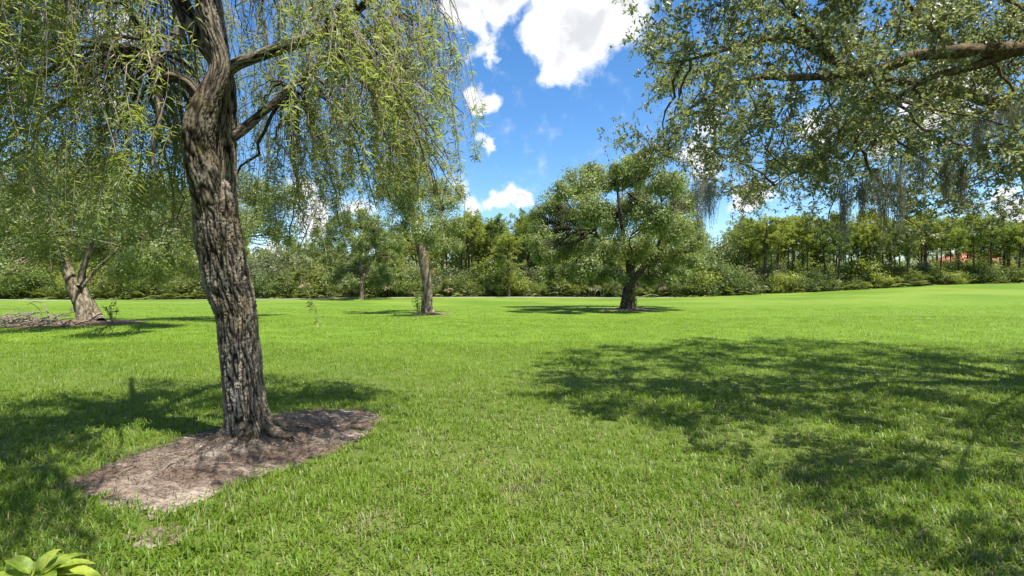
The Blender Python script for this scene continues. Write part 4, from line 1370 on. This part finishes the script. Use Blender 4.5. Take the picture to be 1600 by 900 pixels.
def wood():
    rng = np.random.default_rng(99)
    pines = [pine_mesh_thing(200 + k, 11.0, cf, sp, nt, (0, 1, 0, 1, 0, 2, 1)[k]) for k, (cf, sp, nt) in
             enumerate([(.46, 1.7, 400), (.58, 2.1, 430), (.40, 1.5, 400), (.62, 2.6, 470), (.40, 1.8, 440), (.5, 1.4, 330), (.64, 2.3, 400)])]
    used = [False] * len(pines)

    def put(proto, flags, i, loc, rot, sc, label=None, group=None):
        if not flags[i]:
            flags[i] = True
            o = proto[i]
            o.location, o.rotation_euler, o.scale = tuple(loc), (0, 0, rot), sc
            if label:
                o['label'] = label
            return o
        return copy_thing(proto[i], loc, rot, sc, label, group)

    spots = []
    for px0, px1, n, top in [(690, 850, 22, (338, 378)), (600, 690, 10, (352, 388)), (1148, 1330, 26, (338, 382)), (1330, 1610, 34, (334, 380)), (840, 1090, 14, (345, 380)),
                             (380, 600, 7, (375, 400)), (-60, 380, 10, (340, 380)), (1610, 1800, 10, (340, 370))]:
        xs = np.linspace(px0, px1, n) + rng.uniform(-6, 6, n)
        for x in xs:
            spots.append((x, rng.uniform(*top), rng.uniform(79, 96)))
    spots += [(1340, 350, 80), (1447, 334, 81), (1500, 352, 79), (1440, 345, 84), (1290, 345, 80), (1232, 350, 81), (765, 346, 80), (830, 350, 82), (815, 345, 84), (1575, 348, 80)]
    spots = [(x, rng.uniform(334, 350), rng.uniform(78, 80)) for x in (1165, 1195, 1215, 1262, 1310, 1362, 1395, 1418, 1470, 1522, 1548, 1592, 712, 738, 782, 822)] + spots
    for k, (px, py, Y) in enumerate(spots):
        X = (px - 800) / F * Y
        z = tz(X, Y)
        h = hgt(py, Y) - z
        i = int(rng.integers(0, len(pines)))
        if k < 16:
            i = (3, 1, 6, 3, 5)[k % 5]
        if k >= len(spots) - 10:
            i = (3, 3, 1, 6, 1, 3, 0, 5, 2, 6)[k - len(spots) + 10]
        s = h / 11.0
        w = s * rng.uniform(.85, 1.15)
        put(pines, used, i, (X, Y, z), rng.uniform(0, 6.28), (w, w, s))
    # leafy trees between the wood and the far house
    # bushy young pine in front of the wood
    Y = 72.5
    X = (795 - 800) / F * Y
    yp = pine_mesh_thing(300, 8.6, .42, 2.5, 420)
    yp['label'] = 'bushy young pine standing forward of the wood with a short clear trunk'
    del yp['group']
    yp.location = (X, Y, tz(X, Y))

    G1 = 'dark green shrubs in the undergrowth'
    G2 = 'yellow-green shrubs in the undergrowth'
    G3 = 'greyish shrubs in the undergrowth'
    prot = []
    for k in range(3):
        prot.append(shrub_thing('shrub', 400 + k, M['shrub_dark'], 3.4, 3.6, 90, .26, 'dark green leafy shrub in the undergrowth along the field edge', G1))
    for k in range(3):
        prot.append(shrub_thing('shrub', 410 + k, M['shrub_lime'], 3.2, 3.6, 90, .24, 'yellow-green leafy shrub in the undergrowth along the field edge', G2))
    for k in range(2):
        prot.append(shrub_thing('shrub', 420 + k, M['shrub_grey'], 3.0, 3.6, 85, .24, 'greyish olive shrub in the undergrowth along the field edge', G3, dry=.06))
    flags = [False] * len(prot)
    prot_names = [p.name for p in prot]

    def top_at(px):
        xp = [-150, 0, 150, 300, 390, 440, 480, 560, 620, 650, 700, 760, 840, 900, 1000, 1080, 1110, 1140, 1160, 1250, 1350, 1450, 1520, 1600, 1750]
        yp_ = [385, 390, 400, 402, 402, 396, 405, 400, 408, 420, 415, 410, 412, 406, 402, 400, 386, 394, 412, 411, 408, 412, 406, 404, 404]
        return np.interp(px, xp, yp_)

    for row, (Y0, n, lo, hi) in enumerate([(75.5, 70, .40, .8), (78.5, 66, .75, 1.1), (84, 60, .85, 1.15), (97, 50, .7, .95)]):
        for k in range(n):
            px = -130 + (1740 + 130) * (k + rng.uniform(.1, .9)) / n
            Y = Y0 + rng.uniform(-1, 1) + (4.0 * smooth01((px - 1050) / 300) if row < 3 else 0)
            X = (px - 800) / F * Y
            z = tz(X, Y)
            H = max(1.2, (hgt(top_at(px), Y) - z) * rng.uniform(lo, hi))
            i = int(rng.choice(len(prot), p=[.15, .15, .12, .14, .12, .1, .11, .11]))
            s = H / TOP[prot_names[i]]
            w = np.clip(s * rng.uniform(.9, 1.3), .7, 1.7)
            kindw = ('dark green leafy', 'yellow-green leafy', 'greyish olive')[0 if i < 3 else 1 if i < 6 else 2]
            ob = put(prot, flags, i, (X, Y, z), rng.uniform(0, 6.28), (w, w, s))
            ob['label'] = ('low %s shrub on the grass edge in front of the wood', 'taller %s shrub in the undergrowth beneath the pines', 'tall %s thicket shrub rising among the pine trunks',
                           '%s shrub deep in the wood behind the pines')[row] % kindw
            ob['group'] = ('front', 'middle', 'thicket', 'rear')[row] + ' row of ' + kindw + ' shrubs'
    # taller broadleaved trees in the wood
    gt = 'broadleaved trees rising out of the wood'
    bt = [shrub_thing('broadleaf_tree', 430 + k, M[mn], 6.5, 8.5, 190, .34, 'leafy broad tree rising behind the undergrowth of the wood', gt, 'tree')
          for k, mn in enumerate(['shrub_dark', 'shrub_lime', 'shrub_grey'])]
    fl2 = [False] * 3
    bt_names = [p.name for p in bt]
    for (px, py, Y) in [(-60, 300, 80), (20, 330, 83), (95, 345, 82), (170, 350, 84), (240, 345, 82), (310, 360, 83), (415, 398, 82), (455, 392, 84), (500, 385, 86), (590, 395, 86),
                        (1095, 372, 82), (1120, 388, 84), (905, 385, 88), (985, 385, 90), (1050, 388, 86), (1620, 380, 88), (1690, 370, 86), (870, 400, 90), (520, 395, 83)]:
        X = (px - 800) / F * Y
        z = tz(X, Y)
        i = int(rng.integers(0, 3))
        s = (hgt(py, Y) - z) / TOP[bt_names[i]]
        put(bt, fl2, i, (X, Y, z), rng.uniform(0, 6.28), (s * 1.05, s * 1.05, s))
    for px in range(1425, 1640, 19):
        Y = 101 + rng.uniform(-2, 2)
        X = (px - 800) / F * Y
        z = tz(X, Y)
        i = int(rng.integers(0, 3))
        s = (hgt(rng.uniform(408, 414), Y) - z) / TOP[bt_names[i]]
        ob = put(bt, fl2, i, (X, Y, z), rng.uniform(0, 6.28), (s * 1.2, s * 1.2, s))
        ob['label'] = 'bushy tree screening the walls of the two-storey house'
        ob['group'] = 'trees screening the two-storey house'
    for px in list(range(640, 860, 34)) + list(range(1140, 1660, 36)):
        Y = 124 + rng.uniform(-6, 6)
        X = (px + rng.uniform(-10, 10) - 800) / F * Y
        z = tz(X, Y)
        i = int(rng.integers(0, 3))
        s = (hgt(rng.uniform(388, 408), Y) - z) / TOP[bt_names[i]]
        ob = put(bt, fl2, i, (X, Y, z), rng.uniform(0, 6.28), (s * 1.1, s * 1.1, s))
        ob['label'] = 'distant leafy tree seen between the pine trunks far behind the wood'
        ob['group'] = 'distant trees behind the wood'
    # saw palmettos and cabbage palms
    gp = 'low fan palmettos at the field edge'
    pp = [palm_thing('palmetto', 440 + k, 0.2, 26, 1.5, 'low clump of fan-leaved palmetto at the edge of the field', gp, 'palmetto') for k in range(2)]
    fl3 = [False] * 2
    for k in range(58):
        px = -40 + 1690 * (k + rng.uniform(.05, .95)) / 58
        Y = 74.2 + rng.uniform(-.6, .8) + 4.2 * smooth01((px - 1050) / 300)
        X = (px - 800) / F * Y
        s = rng.uniform(.7, 1.25)
        put(pp, fl3, int(rng.integers(0, 2)), (X, Y, tz(X, Y)), rng.uniform(0, 6.28), (s, s, s * rng.uniform(.9, 1.2)))
    gc = 'cabbage palms in the wood'
    cp = [palm_thing('cabbage_palm', 450 + k, 2.6, 34, 1.7, 'cabbage palm with brown hanging dead fronds at the edge of the wood', gc, 'palm', .35) for k in range(2)]
    fl4 = [False] * 2
    for (px, py) in [(585, 415), (610, 418), (505, 425), (475, 422), (445, 430), (920, 425), (940, 430), (1040, 420), (1000, 432), (1118, 428), (1425, 425), (1090, 432), (700, 440), (865, 432)]:
        Y = 74.6 + rng.uniform(-.3, 1.5) + 4.2 * smooth01((px - 1050) / 300)
        X = (px - 800) / F * Y
        z = tz(X, Y)
        s = max(.6, (hgt(py, Y) - z) / 4.0)
        put(cp, fl4, int(rng.integers(0, 2)), (X, Y, z), rng.uniform(0, 6.28), (s, s, s))
    # dark oak standing before the wood left of the slim oak
    Yk = 66.0
    bk = np.array([(566 - 800) / F * Yk, Yk])
    LK = [(510, 372, 22), (535, 352, 24), (565, 345, 24), (595, 356, 24), (615, 380, 20), (550, 385, 26), (580, 390, 26), (522, 405, 20), (606, 405, 18), (560, 420, 20), (590, 425, 14), (535, 428, 14),
          (500, 395, 16), (570, 365, 26), (545, 442, 14), (586, 444, 13), (566, 448, 12), (520, 436, 12), (608, 436, 12)]
    LK = [(x, y, r, d) for (x, y, r), d in zip(LK, rng.uniform(-4, 4, len(LK)))]
    field_oak('oak_tree', 'dense dark oak against the wood, its crown reaching nearly to the grass', bk, LK,
              [[(566, 467, 5.5), (566, 455, 4.5), (565, 435, 4), (563, 410, 3), (560, 385, 2)], [(565, 440, 3), (575, 420, 2.5), (588, 395, 2)]],
              34, M['oakfar'], Yk, leaf=(.20, .32), clumps=.42, lpc=70)


wood()


# ------------------------------------------------------------------ houses behind the wood
def house(label, cx, cy, w, d, wall_h, roof_h, rot, n_win):
    z = tz(cx, cy)
    t = thing('house', label, 'house', (cx, cy, z))
    t.rotation_euler = (0, 0, rot)

    def box(name, x0, x1, y0, y1, z0, z1, mat, parent):
        V = np.array([(x, y, zz) for zz in (z0, z1) for (x, y) in ((x0, y0), (x1, y0), (x1, y1), (x0, y1))], float)
        Fq = np.array([[3, 2, 1, 0], [4, 5, 6, 7], [0, 1, 5, 4], [1, 2, 6, 5], [2, 3, 7, 6], [3, 0, 4, 7]])
        o = bpy.data.objects.new(name, make_mesh(name, V, [Fq]))
        o.data.materials.append(mat)
        coll.objects.link(o)
        o.parent = parent
        return o

    box('wall', -w / 2, w / 2, -d / 2, d / 2, -.5, wall_h, M['stucco'], t)
    e = .7
    V = np.array([(-w / 2 - e, -d / 2 - e, wall_h - .1), (w / 2 + e, -d / 2 - e, wall_h - .1), (w / 2 + e, d / 2 + e, wall_h - .1), (-w / 2 - e, d / 2 + e, wall_h - .1),
                  (-w / 2 + d / 2, 0, wall_h + roof_h), (w / 2 - d / 2, 0, wall_h + roof_h)])
    V = np.vstack([V, V[:4] - np.array([0, 0, .22])])
    o = bpy.data.objects.new('roof', make_mesh('roof', V, [np.array([[0, 1, 5, 4], [2, 3, 4, 5], [9, 8, 7, 6], [6, 7, 1, 0], [7, 8, 2, 1], [8, 9, 3, 2], [9, 6, 0, 3]]), np.array([[1, 2, 5], [3, 0, 4]])]))
    o.data.materials.append(M['tile'])
    coll.objects.link(o)
    o.parent = t
    for (a, b) in ((4, 5), (0, 4), (3, 4), (1, 5), (2, 5)):
        m = MB()
        tube(m, [(*(V[a] + np.array([0, 0, .06])), .14), (*((V[a] + V[b]) / 2 + np.array([0, 0, .06])), .14), (*(V[b] + np.array([0, 0, .06])), .14)], 8, 6)
        r = m.build('ridge_cap', M['tile'], None)
        r.parent = o
    for k in range(n_win):
        x = -w / 2 + w * (k + .5) / n_win
        f = box('window', x - .75, x + .75, -d / 2 - .06, -d / 2 + .02, wall_h - 2.1, wall_h - .75, M['white'], t)
        box('pane', x - .65, x + .65, -d / 2 - .075, -d / 2 - .062, wall_h - 2.0, wall_h - .85, M['glass'], f)


house('cream two-storey house with long red hipped tile roof above the right-hand pines', 102.5, 114, 15.5, 10, 4.9, 2.3, 0.12, 5)
house('house with low red tile roof glimpsed behind the slim oak', -17.5, 108, 13, 9, 3.3, 1.7, -0.1, 4)
house('house with red tile roof mostly hidden by the broad oak', 8, 110, 14, 9, 3.1, 1.6, 0.05, 4)


# ------------------------------------------------------------------ grass blades
def grass():
    rng = np.random.default_rng(11)
    mb = MB()
    holes = [BED, RING2, RING3, RING4]

    def field(y0, y1, tufts_m2, blades, Lr, Wr, spread, xm=2.5):
        w = lambda y: 1.02 * y + xm
        area = (w(y0) + w(y1)) * (y1 - y0)
        n = int(area * tufts_m2)
        y = np.sqrt(rng.uniform(y0 ** 2, y1 ** 2, n))
        x = rng.uniform(-1, 1, n) * w(y)
        p = np.column_stack([x, y])
        jit = p + rng.normal(0, .055, p.shape)
        ok = np.ones(n, bool)
        for h in holes:
            ok &= ~inside(h, jit)
        ok &= ~(inside(BARE, jit) & (rng.random(n) < .45))
        p = p[ok]
        n = len(p)
        # patches of thinner, drier turf
        q = np.sin(p[:, 0] * 1.9 + np.sin(p[:, 1] * 1.3) * 1.2) * np.sin(p[:, 1] * 2.3 + 1.2 * np.sin(p[:, 0] * 1.1 + 1)) + .5 * np.sin(p[:, 0] * 5.3 + 2) * np.sin(p[:, 1] * 4.7)
        dryp = np.clip(.20 + .20 * q + .08 * (p[:, 1] < 4.2), .05, .55) * (1 - smooth01((p[:, 1] - 4.5) / 6) * .85)
        q2 = np.sin(p[:, 0] * 3.1 + 1.7 * np.sin(p[:, 1] * 2.1 + .4)) * np.sin(p[:, 1] * 3.7 + 1.3 * np.sin(p[:, 0] * 2.6)) + .4 * np.sin(p[:, 0] * 9.1 + p[:, 1] * 3) * np.sin(p[:, 1] * 8.3)
        worn = smooth01((q2 - .35) / .5) * (1 - smooth01((p[:, 1] - 3.6) / 3.0))
        dryp = np.maximum(dryp, .68 * worn)
        dryp = np.where(p[:, 0] < -1.0, dryp * .5, dryp)
        tuft_t = rng.normal(0, .16, n) + .06 * q - .14 * np.sin(p[:, 0] * 1.3 + 2) * np.sin(p[:, 1] * 1.1 + 1)
        b = np.repeat(p, blades, 0) + rng.normal(0, spread, (n * blades, 2))
        k = len(b)
        base = np.column_stack([b, terrain(b[:, 0], b[:, 1]) - .004])
        az = rng.uniform(0, 2 * math.pi, k)
        lean = np.abs(rng.normal(.6, .5, k))
        d = unit(np.column_stack([np.cos(az) * lean, np.sin(az) * lean, np.ones(k)]))
        L = rng.uniform(*Lr, k)
        Wd = rng.uniform(*Wr, k)
        tint = np.clip(.5 + np.repeat(tuft_t, blades) + rng.normal(0, .2, k), 0, 1)
        dr = rng.random(k) < np.repeat(dryp, blades)
        tint[dr] = 1.5 + .5 * rng.random(dr.sum())
        L[dr] *= .75
        sidev = np.column_stack([-np.sin(az), np.cos(az), 0 * az])
        bend = np.column_stack([np.cos(az), np.sin(az), -.55 * np.ones(k)]) * (L * rng.uniform(.1, .45, k))[:, None]
        mid = base + d * (L * .55)[:, None]
        tip = base + d * L[:, None] + bend
        h2 = (Wd / 2)[:, None] * sidev
        if y0 > 7:
            V = np.stack([base - h2, base + h2, tip], 1).reshape(-1, 3)
            mb.add(V, [np.arange(k * 3).reshape(-1, 3)], np.repeat(tint, 3))
            return
        V = np.stack([base - h2 * .8, base + h2 * .8, mid + h2, mid - h2, tip], 1).reshape(-1, 3)
        o = np.arange(k)[:, None] * 5
        mb.add(V, [o + np.array([[0, 1, 2, 3]]), o + np.array([[3, 2, 4]])], np.repeat(tint, 5))

    field(1.5, 4.2, 420, 8, (.05, .105), (.0048, .0085), .03)
    field(4.2, 7.5, 185, 8, (.05, .095), (.006, .010), .035)
    field(7.5, 14, 95, 8, (.055, .095), (.010, .016), .06, 2.0)
    field(14, 26, 24, 7, (.055, .09), (.016, .028), .12, 1.5)
    field(26, 38, 6, 6, (.045, .07), (.03, .05), .22, 1.0)
    field(34, 50, 2, 6, (.035, .06), (.03, .05), .3, 1.0)
    o = mb.build('grass', M['grass'], None, kind='stuff')
    tag(o, 'bright green coarse lawn grass with scattered dry blades', 'grass')


grass()


# ------------------------------------------------------------------ litter and small things
def bed_z(p):
    p = np.atleast_2d(p)
    rel = np.linalg.norm(p - MAIN, axis=1)
    dirn = np.arctan2(p[:, 1] - MAIN[1], p[:, 0] - MAIN[0])
    bd = np.arctan2(BED[:, 1] - MAIN[1], BED[:, 0] - MAIN[0])
    dist = np.linalg.norm(BED - MAIN, axis=1)
    k = np.abs(np.angle(np.exp(1j * (dirn[:, None] - bd[None])))).argmin(1)
    t = np.clip(rel / dist[k], 0, 1)
    return terrain(p[:, 0], p[:, 1]) + .014 + .11 * (1 - smooth01(t / .75))


def litter():
    rng = np.random.default_rng(13)
    # pine straw and shredded bark on the bed
    m = MB()
    n = 7000
    p = np.column_stack([rng.uniform(BED[:, 0].min(), BED[:, 0].max(), n * 3), rng.uniform(BED[:, 1].min(), BED[:, 1].max(), n * 3)])
    p = p[inside(BED, p)]
    rel = np.linalg.norm((p - MAIN) / np.array([1.0, .75]), axis=1)
    p = p[rng.random(len(p)) < np.clip(1.15 - rel * .55, .22, 1)][:n]
    n = len(p)
    rel = np.linalg.norm(p - MAIN, axis=1)
    z = bed_z(p) + .006 + np.abs(rng.normal(0, .014, n))
    az = rng.uniform(0, 2 * math.pi, n)
    d = np.column_stack([np.cos(az), np.sin(az), rng.normal(0, .10, n)])
    L = rng.uniform(.04, .17, n)
    base = np.column_stack([p, z])
    nz = .5 + .5 * np.sin(p[:, 0] * 5 + 2 * np.sin(p[:, 1] * 4)) * np.sin(p[:, 1] * 6 + 1)
    tint = np.clip(rng.normal(.25, .25, n) + .45 * (nz - .4), 0, 1)
    leaves(m, base, d, np.repeat([[0, 0, 1.0]], n, 0), L, rng.uniform(.003, .007, n), tint, .2, .5)
    o = m.build('bark_litter', M['straw'], None, kind='stuff')
    tag(o, 'brown straw and bark litter strewn over the sandy bed', 'litter')
    # fallen twigs on the bed
    for (a, b, r) in [((240, 740), (335, 697), .0045), ((215, 765), (275, 728), .004), ((310, 735), (385, 733), .004), ((180, 748), (250, 732), .003), ((455, 700), (520, 676), .003)]:
        A, B = G(*a), G(*b)
        m = MB()
        zA, zB = bed_z(A)[0] + .012, bed_z(B)[0] + .014
        mid = (A + B) / 2 + rng.normal(0, .06, 2)
        tube(m, [(A[0], A[1], zA, r * .6), (mid[0], mid[1], bed_z(mid)[0] + .018, r), (B[0], B[1], zB, r)], 12, 5, .1, rng)
        o = m.build('fallen_twig', M['deadwood'], None, base=(A[0], A[1], 0.0))
        tag(o, 'thin pale fallen twig lying on the sandy bed below the weeping tree', 'twig', 'fallen twigs on the sandy bed')
    # dry leaves on the lawn
    for (px, py) in [(1157, 806), (1590, 800), (1330, 735)]:
        x, y = G(px, py)
        m = MB()
        az = rng.uniform(0, 6.28)
        d = np.array([math.cos(az), math.sin(az), .15])
        nsg = 5
        t = np.linspace(0, 1, nsg)
        wv = .017 * np.sin(np.pi * np.clip(t * .92 + .04, 0, 1))
        s = np.array([-d[1], d[0], 0])
        c = np.array([x, y, tz(x, y) + .055]) + d * t[:, None] * .075
        c[:, 2] += .012 * np.sin(t * 3)
        V = np.concatenate([c - s * wv[:, None] + np.array([0, 0, .008]), c, c + s * wv[:, None] + np.array([0, 0, .008])])
        k = np.arange(nsg - 1)
        m.add(V, [np.stack([k, k + 1, nsg + k + 1, nsg + k], 1), np.stack([nsg + k, nsg + k + 1, 2 * nsg + k + 1, 2 * nsg + k], 1)], rng.uniform(.2, .9, len(V)))
        o = m.build('fallen_leaf', M['leafdry'], None, base=(x, y, tz(x, y)))
        tag(o, 'single curled orange-brown leaf lying on the lawn', 'leaf', 'fallen leaves on the lawn')


litter()


def broad_plant():
    rng = np.random.default_rng(17)
    b = np.array([-2.18, 2.34])
    t = thing('broad_leaved_plant', 'small plant with broad glossy yellow-green leaves in the lawn corner', 'plant', (b[0], b[1], 0))
    top = np.array([b[0], b[1], .16])
    m = MB()
    tube(m, [(b[0], b[1], -.02, .014), (b[0] + .01, b[1], .09, .012), (*top, .009)], 8, 6, .05, rng)
    m.build('stem', M['twig'], t, smooth=True)
    spec = [(0.25, .30, .24, .9), (-.25, .2, .22, .55), (.6, .45, .2, .75), (1.1, .5, .2, .4), (-.8, .3, .2, .95), (1.9, .4, .22, .3), (2.6, .3, .22, .8), (3.4, .4, .22, .5), (4.2, .3, .2, .35),
            (.05, .75, .2, .6), (3.0, .8, .2, .4), (-1.4, .5, .2, .7), (.45, .05, .2, .95), (1.5, .9, .16, .85), (-.45, .6, .18, .3)]
    for (az, el, L, tn) in spec:
        n = 9
        tt = np.linspace(0, 1, n)
        d = np.array([math.cos(az) * math.cos(el), math.sin(az) * math.cos(el), math.sin(el)])
        s = np.array([-math.sin(az), math.cos(az), 0])
        up = np.cross(d, s)
        c = top + d * (.04 + tt[:, None] * L) + np.array([0, 0, -1.0]) * (tt[:, None] ** 2) * L * .45
        wv = L * .18 * np.sin(np.pi * np.clip(tt, 0.0, 1) ** .85) ** .8 + .0015
        rows = []
        for f in (-1, -.5, 0, .5, 1):
            rows.append(c + s * (wv * f)[:, None] + up * (abs(f) * wv * .4 + .003 * np.sin(tt * 14 + f * 2))[:, None])
        V = np.concatenate(rows)
        k = np.arange(n - 1)
        Fq = np.concatenate([np.stack([r * n + k, r * n + k + 1, (r + 1) * n + k + 1, (r + 1) * n + k], 1) for r in range(4)])
        tint = np.concatenate([np.full(n, np.clip(tn + q, 0, 1)) for q in (.1, -.05, .25, -.05, .1)])
        m = MB()
        m.add(V, [Fq], tint)
        m.build('leaf', M['lime'], t, smooth=True)


broad_plant()
